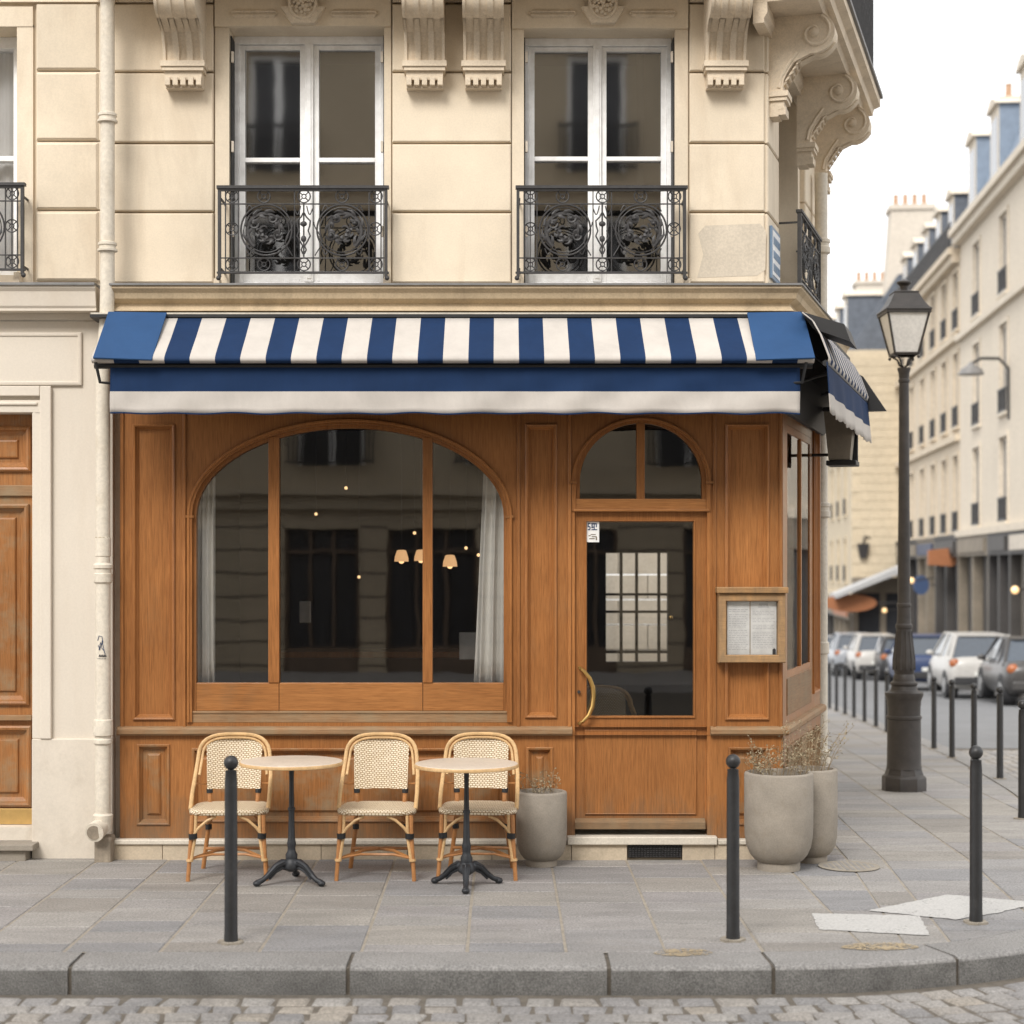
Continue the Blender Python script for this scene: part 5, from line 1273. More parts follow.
# ================================================================== tables
def make_table(label, loc, rz):
    t = thing('bistro_table', label, 'table', loc, rz, 'round bistro tables on the pavement')
    q = MB(); q.lathe([(.27, .697), (.292, .699), (.300, .706), (.302, .716), (.298, .722), (.29, .7235), (.01, .724)], 64); q.build('table_top', TTOP, t, smooth=True, ang=50)
    q = MB(); q.lathe([(.2995, .699), (.305, .702), (.306, .714), (.3025, .720)], 64); q.build('rim', RATTAN, t, smooth=True, ang=50)
    q = MB(); q.lathe([(.034, .14), (.036, .17), (.025, .19), (.023, .21), (.027, .235), (.024, .25), (.0205, .27), (.0175, .40), (.017, .43), (.022, .432), (.022, .445), (.016, .45), (.0135, .60), (.015, .66), (.026, .688), (.03, .6965)], 16); q.build('column', CASTIRON, t, smooth=True, ang=35)
    q = MB(); q.lathe([(.02, .07), (.05, .09), (.052, .11), (.042, .13), (.036, .145)], 16); hub = q.build('hub', CASTIRON, t, smooth=True, ang=35)
    for i in range(3):
        a = i * 2 * PI / 3; c, s = math.cos(a), math.sin(a)
        q = MB(); P = [(.02, .115), (.06, .125), (.10, .105), (.14, .065), (.18, .035), (.215, .022), (.235, .018)]
        q.tube([(r * c, r * s, z) for r, z in P], [.028, .024, .020, .017, .015, .018, .012], 8)
        q.tube([(r * c, r * s, z - .03) for r, z in P[:4]], [.012, .010, .009, .006], 6)
        q.ball((.218 * c, .218 * s, .018), .022, 8, sq=(1.1, 1.1, .8))
        for b_ in (-1, 1): q.tube([(.05 * c - b_ * .02 * s, .05 * s + b_ * .02 * c, .135), (.10 * c - b_ * .016 * s, .10 * s + b_ * .016 * c, .115), (.15 * c - b_ * .012 * s, .15 * s + b_ * .012 * c, .068)], .006, 5)
        q.build('foot', CASTIRON, t, smooth=True, ang=50)
    return t
t1 = make_table('round pale-topped bistro table standing between the left and middle rattan chairs', (FX(291.5, 10.12), 10.12, 0), PI / 2)
t2 = dup(t1, (FX(466.5, 10.0), 10.0, 0), -PI / 2, 'round pale-topped bistro table standing in front of the right-hand rattan chair')
# inside: tables and chairs of the dining room
it = dup(t1, (-1.55, 12.6, .12), .3, 'dim round table inside the cafe on the left of the arched window', 'tables inside the cafe')
it2 = dup(t1, (-.25, 12.9, .12), .9, 'dim round table inside the cafe near the right curtain', 'tables inside the cafe')
ic = dup(ch, (-1.0, 12.8, .12), 1.9, 'rattan chair inside the dark cafe between two tables', 'chairs inside the cafe')
ic2 = dup(ch, (.9, 13.4, .12), 2.6, 'rattan chair inside the cafe behind the door glass', 'chairs inside the cafe')

# ================================================================== bollards
def make_bollard(label, loc, group, h=.93):
    t = thing('bollard', label, 'bollard', loc, 0, group)
    q = MB(); q.lathe([(.036, -.02), (.0345, .0), (.0345, .04), (.033, .05), (.0315, h - .125), (.028, h - .085), (.029, h - .082), (.029, h - .076), (.016, h - .073), (.014, h - .066)], 20); q.build('post', IRON_B, t, smooth=True, ang=30)
    q = MB(); q.ball((0, 0, h - .036), .0365, 16); q.build('ball', IRON_B, t, smooth=True)
    q = MB(); P = [(.055 * math.cos(a) * random.uniform(.85, 1.25), .055 * math.sin(a) * random.uniform(.85, 1.25)) for a in [2 * PI * i / 26 for i in range(26)]]; q.ext_z(P, -.02, .0105); q.build('mortar_collar', MORT, t)
    return t
bl = make_bollard('black ball-topped kerb bollard in front of the left chair', (FX(231, 8.5), 8.5, 0), 'bollards along the kerb in front of the cafe')
dup(bl, (FX(733, 8.56), 8.56, 0), .6, 'black ball-topped kerb bollard in front of the cafe door')
dup(bl, (FX(976, 8.98), 8.98, 0), 1.2, 'black ball-topped kerb bollard beside the white painted patches')
sb = [(1022.5, 819), (1000, 779), (974, 769), (952, 758), (934, 749), (902, 738), (887, 732.5), (876, 727), (864.5, 722), (854, 718), (845, 714.5), (836.5, 711.5), (829.5, 709)]
ordn = ['first', 'second', 'third', 'fourth', 'fifth', 'sixth', 'seventh', 'eighth', 'ninth', 'tenth', 'eleventh', 'twelfth', 'thirteenth']
for i, (px, py) in enumerate(sb):
    d = 2415 / (py - 570 - 68.5)
    X_ = FX(px, d)
    if 1: dup(bl, (X_, d, gz(d)), i * 1.3, f'black bollard in the row receding along the side street, {ordn[i]} counting from the right edge', 'bollards receding along the side street')

# ================================================================== planters and dry plants
def planter(label, loc, r, h, wide_lip=False):
    t = thing('planter', label, 'planter', loc, 0, 'concrete planters by the cafe')
    q = MB(); f = r / .215
    P = [(.62 * r, 0), (.62 * r, .045 * f), (.60 * r, .052 * f), (.70 * r, .062 * f), (.83 * r, .095 * f), (.93 * r, .145 * f), (.985 * r, .21 * f), (r, .29 * f), (r, h - .012), (r - .004, h - .003), (r - .012, h), (r - .026, h), (r - .03, h - .006), (r - .032, h - .05), (r - .034, h - .06)]
    q.lathe(P, 48); q.build('pot', CONC, t, smooth=True, ang=50)
    q = MB(); q.lathe([(r - .033, h - .055), (r * .6, h - .035), (.01, h - .03)], 32); q.build('soil', SOIL, t)
    return t
def dryplant(label, loc, R0, n, hh, seed, lean=(0, 0)):
    rnd = random.Random(seed); t = thing('dry_plant', label, 'plant', loc, 0, 'dry plants in the planters'); q = MB(); lf = MB()
    for i in range(n):
        a = rnd.uniform(0, 2 * PI); r0 = R0 * math.sqrt(rnd.random()); x, y, z = r0 * math.cos(a), r0 * math.sin(a), -.01
        H = hh * rnd.uniform(.45, 1); ln = rnd.uniform(.05, .5); P = [(x, y, z)]; dx_, dy_ = math.cos(a) * ln + lean[0], math.sin(a) * ln + lean[1]
        ns = 6
        for k_ in range(ns):
            x += dx_ * H / ns * (k_ + 1) / 3 + rnd.uniform(-.006, .006); y += dy_ * H / ns * (k_ + 1) / 3 + rnd.uniform(-.006, .006); z += H / ns; P.append((x, y, z))
        q.tube(P, [.0022 - .0002 * j for j in range(len(P))], 4)
        for p in P[2:]:
            for _ in range(rnd.randint(1, 4)):
                v = Vector((rnd.uniform(-1, 1), rnd.uniform(-1, 1), rnd.uniform(.0, 1))).normalized() * rnd.uniform(.015, .05)
                e_ = Vector(p) + v; q.tube([p, tuple(e_)], .0011, 3)
                for _ in range(2):
                    u1 = Vector((rnd.uniform(-1, 1), rnd.uniform(-1, 1), rnd.uniform(-1, 1))).normalized() * rnd.uniform(.004, .009); u2 = u1.cross(Vector((rnd.uniform(-1, 1), rnd.uniform(-1, 1), 1))).normalized() * u1.length * .7
                    c = e_ + Vector((rnd.uniform(-.008, .008), rnd.uniform(-.008, .008), rnd.uniform(-.008, .008)))
                    lf.face([c - u1, c - u2, c + u1, c + u2])
    q.build('stems', DRY, t); lf.build('leaves', DRYL, t)
P1_ = (FX(541.5, 10.74), 10.74, 0); planter('small concrete planter between the right-hand chair and the cafe door', P1_, .160, .465)
dryplant('sparse low dry twigs in the small planter left of the door', (P1_[0], P1_[1], .43), .09, 11, .15, 1)
P2_ = (1.712, 10.60, 0); planter('large concrete planter in front, at the right corner of the cafe', P2_, .212, .60)
dryplant('dry brown wispy plant in the large front planter at the corner', (P2_[0], P2_[1], .56), .16, 30, .26, 2, (.06, 0))
P3_ = (1.962, 10.885, 0); planter('large concrete planter behind, half hidden by the front one at the corner', P3_, .168, .59)
dryplant('dry spindly plant in the rear corner planter leaning to the street', (P3_[0], P3_[1], .56), .11, 20, .32, 3, (.10, 0))

# ================================================================== street lamp
LPX, LPY = FX(904, 15.9), 15.9
lp_ = thing('street_lamp', 'tall dark cast-iron street lamp with four-sided glass lantern on the corner pavement', 'street lamp', (LPX, LPY, gz(LPY)))
q = MB(); q.lathe([(.205, -.01), (.205, .12), (.198, .135), (.178, .15), (.170, .175), (.160, .21)], 8, ph=PI / 8)
q.lathe([(.162, .205), (.156, .24), (.153, .60), (.153, .66), (.162, .67), (.162, .69), (.150, .70), (.150, .78), (.155, .80), (.155, .83), (.165, .86), (.176, .885), (.176, .91), (.135, .925), (.122, .94)], 32)
q.build('base', IRON_L, lp_, smooth=True, ang=30)
q = MB(); q.lathe([(.125, .93), (.115, .97), (.125, .985), (.125, 1.0), (.100, 1.02), (.096, 1.06), (.085, 1.08), (.090, 1.10), (.104, 1.15), (.100, 1.22), (.085, 1.34), (.072, 1.46), (.070, 1.50), (.078, 1.51), (.078, 1.535), (.066, 1.55), (.062, 1.60)], 24)
for i in range(12):
    a = 2 * PI * i / 12; q.tube([(.100 * math.cos(a), .100 * math.sin(a), 1.12), (.098 * math.cos(a), .098 * math.sin(a), 1.22), (.080 * math.cos(a), .080 * math.sin(a), 1.36), (.069 * math.cos(a), .069 * math.sin(a), 1.48)], .009, 5)
q.build('baluster', IRON_L, lp_, smooth=True, ang=30)
q = MB(); q.lathe([(.062, 1.6), (.060, 1.70), (.067, 1.71), (.067, 1.73), (.058, 1.74), (.055, 2.4), (.052, 2.6), (.046, 3.75), (.044, 3.78), (.052, 3.79), (.052, 3.81), (.046, 3.82), (.050, 3.87), (.060, 3.905), (.062, 3.92), (.02, 3.925)], 20)
q.build('shaft', IRON_L, lp_, smooth=True, ang=30)
zg0, zg1 = 4.045, 4.41; a0_, a1_ = .108, .188
q = MB()
for i in range(4):
    a = PI / 4 + i * PI / 2; c, s = math.cos(a) * 1.414, math.sin(a) * 1.414
    q.tube([(a0_ * c, a0_ * s, zg0), (a1_ * c, a1_ * s, zg1)], .011, 5)
    q.tube([(.0, .0, 3.92), (.035 * c, .035 * s, 3.95), (.05 * c, .05 * s, 4.0), (a0_ * c, a0_ * s, zg0)], .009, 5)
    q.ball((a0_ * c, a0_ * s, zg0 - .03), .015, 6)
    b_ = a + PI / 2; c2_, s2_ = math.cos(b_) * 1.414, math.sin(b_) * 1.414
    q.tube([(a0_ * c, a0_ * s, zg0), (a0_ * c2_, a0_ * s2_, zg0)], .013, 5)
q.box(-.205, .205, -.205, .205, zg1, zg1 + .03); q.build('lantern_frame', IRON_L, lp_)
for i in range(4):
    a = i * PI / 2; c, s = math.cos(a), math.sin(a); q = MB()
    def RR(x, y): return (x * c - y * s, x * s + y * c)
    q.face([(*RR(-a0_ * .97, -a0_ * .97), zg0 + .005), (*RR(a0_ * .97, -a0_ * .97), zg0 + .005), (*RR(a1_ * .98, -a1_ * .98), zg1), (*RR(-a1_ * .98, -a1_ * .98), zg1)]); q.build('glass', GLASS_L, lp_)
q = MB(); frus(q, 0, 0, zg1 + .03, zg1 + .05, .215, .215, .205, .205); frus(q, 0, 0, zg1 + .05, zg1 + .11, .195, .195, .155, .155); frus(q, 0, 0, zg1 + .11, zg1 + .20, .155, .155, .11, .11); frus(q, 0, 0, zg1 + .20, zg1 + .212, .118, .118, .112, .112); q.build('lantern_roof', IRON_L, lp_, bevel=.004)
q = MB(); q.lathe([(.06, zg1 + .212), (.05, zg1 + .23), (.035, zg1 + .24), (.04, zg1 + .27), (.055, zg1 + .285), (.068, zg1 + .295), (.068, zg1 + .31), (.03, zg1 + .325), (.01, zg1 + .335)], 16); q.build('finial', IRON_L, lp_, smooth=True, ang=30)

# ================================================================== side street buildings
SL = math.hypot(.1, 1); RA = math.atan2(-1 / SL, -.1 / SL)
def side_building(label, dn, df, base, ztop, cols, rows, ww, wallm, shops, mans=None, courses=(), group=None, name='town_house', guards=True, zsh=3.1):
    """facade line X = base + .1 d from depth dn (near) to df (far)"""
    g = gz(df); t = thing(name, label, 'building', (base + .1 * df, df, 0), RA)
    lx = lambda d: (df - d) * SL; L = lx(dn); ops = []
    gl = gz((dn + df) / 2) - 1.2
    for d in cols:
        for z0, z1 in rows: ops.append((lx(d) - ww / 2, lx(d) + ww / 2, z0, z1))
    q = MB(); q.wall(0, L, zsh, ztop, ops, 0, .16)
    q.face([(L, 0, gl), (L, 12, gl), (L, 12, ztop), (L, 0, ztop)]); q.face([(0, 12, gl), (0, 0, gl), (0, 0, ztop), (0, 12, ztop)]); q.face([(0, 0, ztop), (L, 0, ztop), (L, 12, ztop), (0, 12, ztop)])
    q.build('wall', wallm, t)
    q = MB(); q.box(-.02, L + .02, -.45, -.001, ztop - .25, ztop); q.box(-.02, L + .02, -.3, -.001, ztop - .55, ztop - .26); q.build('cornice', wallm, t)
    for zc in courses: q = MB(); q.box(-.01, L + .01, -.2, -.001, zc - .12, zc + .12); q.build('string_course', wallm, t)
    for i, o_ in enumerate(ops):
        q = MB(); x0, x1, z0, z1 = o_
        q.box(x0, x1, .11, .15, z0, z1, 0); q.box(x0, x0 + .08, .07, .11, z0, z1, 2); q.box(x1 - .08, x1, .07, .11, z0, z1, 2); q.box((x0 + x1) / 2 - .05, (x0 + x1) / 2 + .05, .07, .11, z0, z1, 2); q.box(x0, x1, .07, .109, z1 - .1, z1, 2)
        w_ = q.build('window', [FARWIN if (i * 7) % 3 == 0 else FARREFL, FARREFL, FAR4], t)
        if guards:
            q = MB(); q.box(x0 - .02, x1 + .02, -.1, -.06, z0 + .72, z0 + .78)
            xx = x0
            while xx < x1: q.box(xx, xx + .035, -.09, -.06, z0 + .03, z0 + .72); xx += .13
            q.box(x0 - .02, x1 + .02, -.1, -.06, z0, z0 + .08); q.build('window_guard', IRON, w_)
        q = MB(); q.box(x0 - .12, x0 - .001, -.05, -.002, z0, z1 + .12); q.box(x1 + .001, x1 + .12, -.05, -.002, z0, z1 + .12); q.box(x0, x1, -.06, -.002, z1, z1 + .14); q.box(x0 - .15, x1 + .15, -.12, -.001, z0 - .12, z0 - .01); q.build('window_surround', wallm, t)
    # shops on the ground floor: list of (d_near, d_far, main, opening material)
    q = MB(); q.box(0, L, .4, .5, gl, zsh); q.build('shop_back', SHOPG, t)
    for (a, b_, fm, om, sign) in shops:
        x0, x1 = lx(b_), lx(a); q = MB()
        q.box(x0, x1, -.12, .3, zsh - .75, zsh, 0); q.box(x0, x1, -.18, .3, zsh, zsh + .1, 0); n = max(2, int((x1 - x0) / 2.4)); w_ = (x1 - x0) / n
        for i in range(n + 1): xc = x0 + i * w_; q.box(max(x0, xc - .13), min(x1, xc + .13), -.1, .3, gl, zsh - .76, 0)
        for i in range(n):
            if (i + int(a)) % 3: q.box(x0 + i * w_ + .13, x0 + (i + 1) * w_ - .13, -.05, .3, gl, gz((a + b_) / 2) + .8, 0)
            q.box(x0 + i * w_ + .13, x0 + (i + 1) * w_ - .13, .25, .35, gl, zsh - .76, 1)
        q.build('shopfront', [fm, om], t)
        if sign: q = MB(); q.box(x0 + .4, x1 - .4, -.2, -.125, zsh - .62, zsh - .15); q.build('fascia', sign, t)
    if mans:
        mm, mh, inset, dorm, dw = mans
        q = MB(); q.ext_x([(-.1, ztop), (inset, ztop + mh), (6, ztop + mh + .8), (12, ztop)], .02, L - .02); q.build('mansard_roof', mm, t)
        for d in dorm:
            x = lx(d); q = MB(); q.box(x - dw / 2, x + dw / 2, .0, inset + .8, ztop + .25, ztop + mh * .82, 2); q.box(x - dw / 2, x + dw / 2, -.02, .0, ztop + .25, ztop + mh * .82, 0); q.box(x - dw / 2 + .18, x + dw / 2 - .18, -.03, .05, ztop + .45, ztop + mh * .72, 1)
            q.ext_y([(x - dw / 2 - .15, ztop + mh * .82), (x + dw / 2 + .15, ztop + mh * .82), (x + dw / 2 * .7, ztop + mh * .82 + .22), (x, ztop + mh * .82 + .36), (x - dw / 2 * .7, ztop + mh * .82 + .22)], -.15, inset + .8, 0)
            q.build('dormer', [FAR1, FARWIN, mm], t)
    return t, lx
def chimney(label, d, xoff, base, w, dep, z0, z1, par, lx, taper=0, pots=4, mat=FAR4):
    q = MB(); x = lx(d); 
    q.ext_y([(x - w / 2 - taper, z0), (x + w / 2 + taper, z0), (x + w / 2, z1), (x - w / 2, z1)], xoff, xoff + dep); q.box(x - w / 2 - .1, x + w / 2 + .1, xoff - .1, xoff + dep + .1, z1, z1 + .2)
    c = q.build('chimney', mat, par)
    for i in range(pots):
        p = MB(); p.lathe([(.13, z1 + .2), (.11, z1 + .75), (.14, z1 + .8), (.1, z1 + .82)], 8, (x + (0), xoff + dep * (i + .5) / pots, 0)); p.build('chimney_pot', TERRA, c)
BX = 10.8
b1, lx1 = side_building('pale five-storey house with blue-grey mansard at the right edge of the side street', 38, 64.5, BX, 14.6, [60.9, 55.9, 50.8, 45.8, 41], [(10.9, 13.5), (7.0, 9.9), (3.45, 6.2)], 1.35, FAR1,
    [(38, 44, SHOPB, SHOPG, None), (44, 50, SHOPG, SHOPD, SHOPB), (50, 54.5, SHOPG, SHOPB, FAR4), (54.5, 58.2, SHOPG, SHOPN, SHOPG), (58.2, 64.4, SHOPB, SHOPG, SHOPB)],
    (ZINC, 3.3, 1.2, [61.8, 57.5, 52.5, 47.5, 43], 1.5), (10.55, 3.2))
chimney('', 64.2, 1.4, BX, 1.1, 2.6, 14.6, 19.2, b1, lx1, 0, 4, FAR2)
chimney('', 58.0, 3.2, BX, 1.0, 2.4, 16, 19.4, b1, lx1, 0, 4, FAR2)
b2, lx2 = side_building('cream house with dark slate mansard and closely spaced windows, middle of the side street', 64.5, 82, BX, 14.0, [65.3, 68.1, 71, 74.1, 77.4, 80.5], [(11.0, 13.2), (7.3, 10.1), (3.3, 6.2)], 1.2, FAR2,
    [(64.6, 70, SHOPG, SHOPD, SHOPG), (70, 75, SHOPB, SHOPG, SHOPN), (75, 82, SHOPG, SHOPD, SHOPB)],
    (SLATE, 2.8, 1.5, [66.5, 69.7, 73, 76.4, 79.8], 1.3), (10.65, 6.85))
q = MB(); L2 = lx2(64.5)
q.box(0, L2, -.36, -.32, 14.9, 14.98)
x = 0
while x < L2: q.box(x, x + .06, -.36, -.32, 14.0, 14.9); x += .22
q.build('roof_railing', IRON, b2)
chimney('', 72.0, 2.8, BX, 1.2, 3.2, 15, 19.2, b2, lx2, 0, 5, FAR1)
BX3 = FX(852, 82) - 8.2
b3, lx3 = side_building('yellowish stone house stepping forward, its blank gable facing up the street', 82.2, 104, BX3, 12.4, [85, 88.5, 92, 95.5, 99, 102.5], [(8.6, 11.0), (4.6, 7.2), (1.3, 3.4)], 1.0, FAR3,
    [(82.3, 90, SHOPB, SHOPD, ORANGE), (90, 97, SHOPG, SHOPD, SHOPB), (97, 104, SHOPB, SHOPG, SHOPG)],
    (SLATE, 3.6, 2.2, [85, 89, 93, 97, 101], 1.3), (7.9, .6), zsh=.2)
q = MB(); X0, X1 = FX(852, 82.2), 20.5
q = MB()
for r_ in range(36):      # coursed masonry of the gable
    z0 = -3 + r_ * .43
    if z0 > 12: break
    x = 0.03 + (r_ % 2) * .35
    while x < 4.2: q.box(x, min(x + .69, 4.3), -.04, .0, z0, z0 + .41); x += .7
q.build('gable_masonry', FAR3, b3, (lx3(82.2), 0, 0), PI / 2)
q = MB(); q.box(0, 4.2, -.5, -.045, .75, 1.5, 0); q.box(0, 4.2, -.3, -.045, -4, .749, 1)
for x in (0, 1.3, 2.7, 3.9): q.box(x, x + .28, -.42, -.301, -4, .749, 0)
q.build('gable_shopfront', [SHOPB, SHOPD], b3, (lx3(82.2), 0, 0), PI / 2)
chimney('', 99, 1.9, BX3, 1.6, 1.8, 13, 18.2, b3, lx3, .2, 4, FAR4)
q = MB(); q.ext_x([(.7, 10), (4.3, 10), (4.0, 19.3), (2.0, 19.3), (1.7, 15)], lx3(84.6), lx3(83.2)); q.box(lx3(84.7), lx3(83.1), 1.9, 4.1, 19.301, 19.55); gc = q.build('chimney', FAR4, b3)
for i in range(4): q = MB(); q.lathe([(.13, 19.55), (.11, 20.1), (.14, 20.15), (.1, 20.17)], 8, (lx3(83.9), 2.3 + i * .45, 0)); q.build('chimney_pot', TERRA, gc)
b4, lx4 = side_building('hazy pale house at the far end of the side street', 104.2, 150, 8.9, 11.0, [108, 113, 118, 123, 128, 133, 138, 143], [(6.6, 9.2), (2.8, 5.2)], 1.1, FAR4,
    [(104.3, 116, SHOPB, SHOPG, SHOPB), (116, 130, SHOPG, SHOPD, ORANGE), (130, 150, SHOPB, SHOPG, None)], (SLATE, 3.0, 1.5, [110, 118, 126, 134, 142], 1.4), (6.0,), zsh=-.6)
chimney('', 112, 1.5, 8.9, 2.0, 3.0, 11, 16.5, b4, lx4, 0, 4, FAR1)
# shop signs, lamps and awnings of the side street
def world_at(px, py, d): return (FX(px, d), d, FZ(py, d))
t = thing('shop_sign', 'orange oval hanging sign above the shops beyond the lamp post, far left', 'shop sign', world_at(850, 603, 80.5)); q = MB(); q.ext_y([(1.25 * math.cos(a), .42 * math.sin(a)) for a in [2 * PI * i / 20 for i in range(20)]], -.08, .08); q.build('board', ORANGE, t); q = MB(); q.tube([(1.2, 0, .0), (3, 0, 0)], .05, 6); q.build('arm', IRON, t)
t = thing('shop_sign', 'orange-brown projecting shop sign right of the lamp post', 'shop sign', world_at(944, 557, 66)); q = MB(); q.ext_y([(-.62, -.30), (.25, -.36), (.7, -.2), (.66, .2), (.1, .34), (-.62, .26)], -.1, .1); q.build('board', ORANGE, t); q = MB(); q.tube([(.6, 0, .0), (1.2, 0, 0)], .04, 6); q.build('arm', IRON, t)
t = thing('shop_sign', 'small round blue projecting sign low above the shop right of the lamp post', 'shop sign', world_at(921, 585, 70)); q = MB(); q.ext_y([(.32 * math.cos(a), .4 * math.sin(a)) for a in [2 * PI * i / 20 for i in range(20)]], -.06, .06); q.build('board', INKB, t); q = MB(); q.tube([(.4, 0, .0), (1.2, 0, 0)], .03, 6); q.build('arm', IRON, t)
t = thing('shop_awning', 'grey folding shop awning half hidden behind the lamp post', 'awning', world_at(880, 582, 80.6)); q = MB(); q.ext_y([(-2.2, -.55), (-2.2, -.75), (1.0, .5), (1.0, .8)], -.9, .8); q.build('canopy', GREY_AWN, t)
for i, (px, py, d, lb) in enumerate(((911.5, 580.5, 66, 'small lit globe lamp just right of the lamp post shaft'), (884.5, 610.5, 80, 'small lit globe lamp just left of the lamp post shaft'), (1015, 590, 48, 'faint lit shop lamp near the right edge'))):
    t = thing('shop_lamp', lb, 'wall lamp', world_at(px, py, d)); q = MB(); q.ball((0, 0, 0), .11, 10); q.build('globe', SHOPL, t, smooth=True); q = MB(); q.tube([(.12, 0, 0), (.9, .1, .1)], .03, 5); q.build('arm', IRON, t)
t = thing('wall_lantern', 'small dark wall lantern on the yellowish gable house', 'lantern', world_at(863, 551, 82)); q = MB(); frus(q, 0, 0, -.35, .35, .14, .14, .26, .26); q.build('lantern', IRON, t); q = MB(); q.tube([(0, 0, .35), (.1, 0, .7), (.5, .15, .6)], .04, 5); q.build('arm', IRON, t)
t = thing('bracket_lamp', 'curved-arm street light fixed to the pale house at the right edge', 'street lamp', world_at(1005, 385, 55)); q = MB(); q.tube([(.12, 0, -1.1), (.1, 0, .55), (-.2, -.02, .85), (-.8, -.04, .85), (-1.05, -.05, .7)], .05, 6); q.build('arm', IRON, t)
q = MB(); q.lathe([(.42, -.12), (.34, .05), (.15, .16), (.06, .28)], 14, (-1.1, -.05, .45)); q.build('shade', LEAD, t, smooth=True)
# far left side of the street: pale render corner with canopy beyond the cafe
# ================================================================== parked cars
def make_car(name, label, paint, loc, rz, L=4.1, Wd=1.74, H=1.5, hatch=True):
    t = thing(name, label, 'car', loc, rz, 'cars parked along the far kerb')
    h = Wd / 2
    # stations along y (0 rear .. L front): z_bot, z_belt, half width
    st = [(0, .42, .80, .80), (.06, .32, .92, .90), (.25, .26, 1.00, .97), (.8, .22, .97, 1), (1.6, .20, .95, 1), (2.6, .20, .92, 1), (3.1, .22, .90, .99), (3.7, .26, .80, .95), (3.98, .32, .70, .86), (4.1, .42, .60, .74)]
    q = MB(); secs = []
    for y, zb, zt, f in st:
        y = y * L / 4.1; w = h * f; zt = zt * H / 1.5
        secs.append([(-w * .86, y, zb), (-w * .98, y, zb + .14), (-w, y, zb + (zt - zb) * .5), (-w * .985, y, zt - .10), (-w * .93, y, zt - .01), (-w * .6, y, zt + .02), (0, y, zt + .03), (w * .6, y, zt + .02), (w * .93, y, zt - .01), (w * .985, y, zt - .10), (w, y, zb + (zt - zb) * .5), (w * .98, y, zb + .14), (w * .86, y, zb)])
    n = 13; vs = [v for s in secs for v in s]
    fs = [(i * n + j, i * n + (j + 1) % n, (i + 1) * n + (j + 1) % n, (i + 1) * n + j) for i in range(len(secs) - 1) for j in range(n)] + [tuple(range(n - 1, -1, -1)), tuple((len(secs) - 1) * n + j for j in range(n))]
    q.add(vs, fs); body = q.build('body', paint, t, smooth=True, ang=45)
    zb = .93 * H / 1.5; zt = H
    base = [(.14 if hatch else .55), 3.15]; top = [(.42 if hatch else 1.05), 2.35]
    wb, wt = h * .93, h * .70
    sc = L / 4.1
    def cab(mb, e, m, w0=0, w1=0, zlo=zb, zhi=zt):
        P0 = [(-wb - w0, base[0] * sc - e, zlo), (wb + w0, base[0] * sc - e, zlo), (wb + w0, base[1] * sc + e, zlo), (-wb - w0, base[1] * sc + e, zlo)]
        f = (zhi - zlo) / (zt - zlo)
        P1 = [(-wt - w1, top[0] * sc - e, zhi), (wt + w1, top[0] * sc - e, zhi), (wt + w1, top[1] * sc + e, zhi), (-wt - w1, top[1] * sc + e, zhi)]
        mb.add(P0 + P1, [(3, 2, 1, 0), (4, 5, 6, 7), (0, 1, 5, 4), (1, 2, 6, 5), (2, 3, 7, 6), (3, 0, 4, 7)], m)
    q = MB(); cab(q, 0, 0, zhi=zt - .03); q.build('windows', CGLASS, t, smooth=True, ang=20, bevel=.03)
    q = MB(); q.ext_z([(-wt, top[0] * sc), (-wt + .1, top[0] * sc - .06), (wt - .1, top[0] * sc - .06), (wt, top[0] * sc), (wt, top[1] * sc - .1), (wt - .15, top[1] * sc + .05), (-wt + .15, top[1] * sc + .05), (-wt, top[1] * sc - .1)], zt - .05, zt + .005)
    q.build('roof', paint, t, bevel=.02)
    for s in (-1, 1):
        for yb, yt, r in ((base[0], top[0], .055), (base[1], top[1], .035), (1.75, 1.65, .03), ((.75, .85, .05) if hatch else (1.2, 1.3, .05))):
            q = MB(); q.tube([(s * (wb + .004), yb * sc, zb - .04), (s * (wt + .012), yt * sc, zt - .02)], r, 6); q.build('pillar', paint, t, smooth=True)
        q = MB(); q.ball((s * (h * .80), .055 * sc + .05, .83 * H / 1.5), .13, 10, sq=(1.15, .7, .95)); q.build('tail_light', TAIL, t, smooth=True)
        q = MB(); q.ball((s * (h * .66), L - .16, .62 * H / 1.5), .12, 8, sq=(1.3, .8, .6)); q.build('headlight', GLASS_L, t, smooth=True)
        q = MB(); q.ball((s * (h + .08), 2.72 * sc, .98 * H / 1.5), .10, 8, sq=(1, .6, .7)); q.build('mirror', paint, t, smooth=True)
        for yy in (.72, 3.30):
            q = MB(); q.tube([(s * (h - .20), yy * sc, .315), (s * (h + .006), yy * sc, .315)], .315, 20); wh = q.build('wheel', RUBBER, t, smooth=True, ang=40, bevel=.02)
            q = MB(); q.tube([(s * (h - .0), yy * sc, .315), (s * (h + .018), yy * sc, .315)], .20, 16); q.build('rim', RIM, wh, smooth=True, ang=40)
            q = MB(); q.tube([(s * (h - .3), yy * sc, .34), (s * (h + .0035), yy * sc, .34)], .365, 24); q.build('wheel_arch', BUMP, t)
    q = MB(); q.box(-h * .84, h * .84, -.03, .10, .36, .56); q.build('rear_bumper', BUMP if hatch else paint, t, bevel=.03)
    q = MB(); q.box(-.26, .26, -.045, .03, .585, .69); q.build('number_plate', PLATE, t)
    q = MB(); q.box(-h * .7, h * .7, L - .06, L + .02, .30, .48); q.build('front_bumper', BUMP, t, bevel=.03)
    return t
def paint(name, c): return M_simple(name, c, .35, .0, spec=.5, coat=.2)
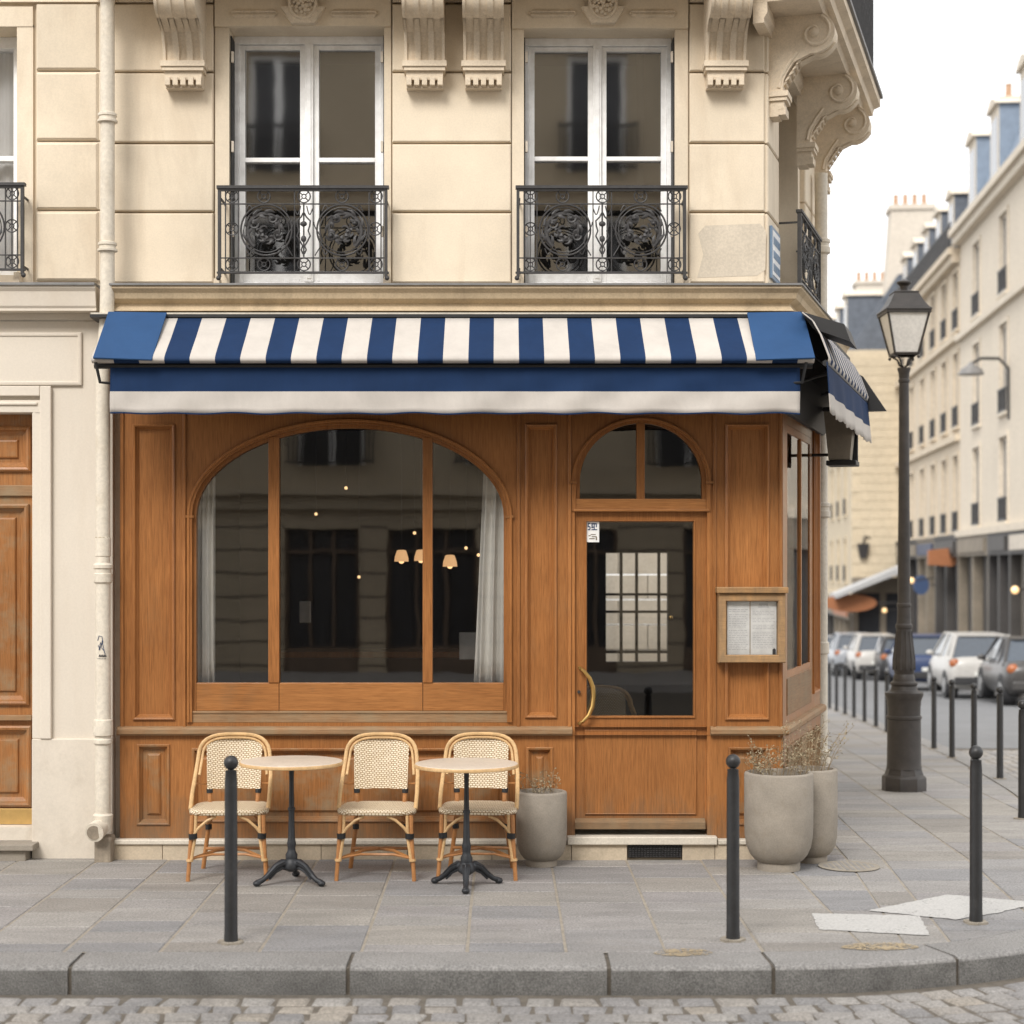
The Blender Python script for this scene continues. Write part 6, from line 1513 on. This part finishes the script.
pw, pg, pb_, psv, pk = paint('white_car_paint', (.44, .425, .40)), paint('dark_grey_car_paint', (.05, .047, .045)), paint('blue_car_paint', (.02, .04, .11)), paint('silver_car_paint', (.28, .295, .32)), paint('black_car_paint', (.03, .03, .032))
def carpos(px, d): return (FX(px, d), d, gz(d) - .126)
RC = math.atan2(-.1, 1)
make_car('parked_car', 'dark grey parked car cut by the right edge of the picture', pg, carpos(1046, 38.5), RC, H=1.5, hatch=False)
make_car('parked_car', 'white hatchback parked right of the bollards, second car from the right edge', pw, carpos(985, 43.2), RC, L=4.0, Wd=1.8, H=1.62)
make_car('parked_car', 'black car parked ahead of the white hatchback, mostly hidden', pk, carpos(957, 57), RC, H=1.62)
make_car('parked_car', 'blue hatchback parked just right of the lamp post', pb_, carpos(931, 50), RC, L=3.9, H=1.6)
make_car('parked_car', 'dark car parked behind the lamp post shaft', pk, carpos(905, 61), RC, H=1.55)
make_car('parked_car', 'white parked car just left of the lamp post', pw, carpos(879, 63), RC, H=1.65, L=4.0)
make_car('parked_car', 'silver-blue parked car, second left of the lamp post', psv, carpos(856, 69), RC, H=1.7, L=4.0)
make_car('parked_car', 'far pale car parked beside the cream drainpipe', psv, carpos(835, 76), RC, H=1.6)

# ================================================================== building across the street (behind the camera, reflected in the panes)
O = thing('opposite_building', 'stone building across the street, seen only reflected in the cafe panes', 'building', (0, -9, 0), PI)
q = MB(); oo = []
for x0, x1 in ((-6.7, -5.3), (-3.95, -2.60), (-2.1, -.45), (.95, 2.1), (3.3, 4.7)): oo.append((-x1, -x0, -.1, 2.6))
for cx in (-6.1, -3.1, -.1, 3.4, 6.4): oo.append((-cx - .6, -cx + .6, 3.75, 5.5))
cols_o = (-7.05, -4.15, -1.25, 1.75, 4.7, 7.6)
for cx in cols_o:
    for z0, z1 in ((6.3, 8.4), (9.2, 11.4), (12.1, 13.8)): oo.append((-cx - .55, -cx + .55, z0, z1))
q.wall(-16, 16, -.1, 15, oo, 0, .3); q.build('wall', OPP, O)
q = MB(); 
for r_ in range(7):
    z = .1 + r_ * .42; ed = [-16] + sorted(v for o_ in oo if o_[2] < 0 for v in o_[:2]) + [16]
    for a, b_ in zip(ed[::2], ed[1::2]): q.box(a, b_, -.006, -.003, z, z + .035, 1)
for zc in (3.2, 5.95, 8.8, 11.75): q.box(-16, 16, -.3, -.005, zc, zc + .14); q.box(-16, 16, -.15, -.005, zc - .25, zc - .001)
q.build('string_course', [OPP, OPPJ], O)
for o_ in oo:
    q = MB(); x0, x1, z0, z1 = o_; q.box(x0, x1, .22, .26, z0, z1, 0)
    if z0 > 3:
        q.box(x0, x0 + .09, .15, .22, z0, z1, 1); q.box(x1 - .09, x1, .15, .22, z0, z1, 1); q.box((x0 + x1) / 2 - .07, (x0 + x1) / 2 + .07, .15, .22, z0, z1, 1); q.box(x0, x1, .16, .219, z1 - .09, z1, 1)
    else:
        n_ = 3
        for i in range(n_ + 1): xx = x0 + (x1 - x0 - .06) * i / n_; q.box(xx, xx + .06, .12, .219, z0, z1, 2)
        q.box(x0, x1, .13, .218, z1 - .45, z1 - .38, 2); q.box(x0, x1, .1, .217, z0, z0 + .55, 2)
    w_ = q.build('window' if z0 > 3 else 'shop_opening', [OPPD, WHITE, OPPF], O)
    if z0 > 3:
        q = MB(); q.box(x0 - .2, x1 + .2, -.25, -.2, z0 + .8, z0 + .86); q.box(x0 - .2, x1 + .2, -.25, -.21, z0 + .02, z0 + .06)
        xx = x0 - .2
        while xx < x1 + .2: q.box(xx, xx + .03, -.24, -.21, z0 + .06, z0 + .8); xx += .085
        q.build('balcony_railing', IRON, w_)
q = MB(); q.box(-16, 16, -.6, -.002, 15, 15.3); q.build('cornice', OPP, O)
q = MB(); q.face([(-16, -5.5, 0), (16, -5.5, 0), (16, -9, 0), (-16, -9, 0)][::-1]); q.box(-16, 16, -5.5, -5.3, -.2, .0); tag(q.build('opposite_pavement', SLAB), kind='structure')
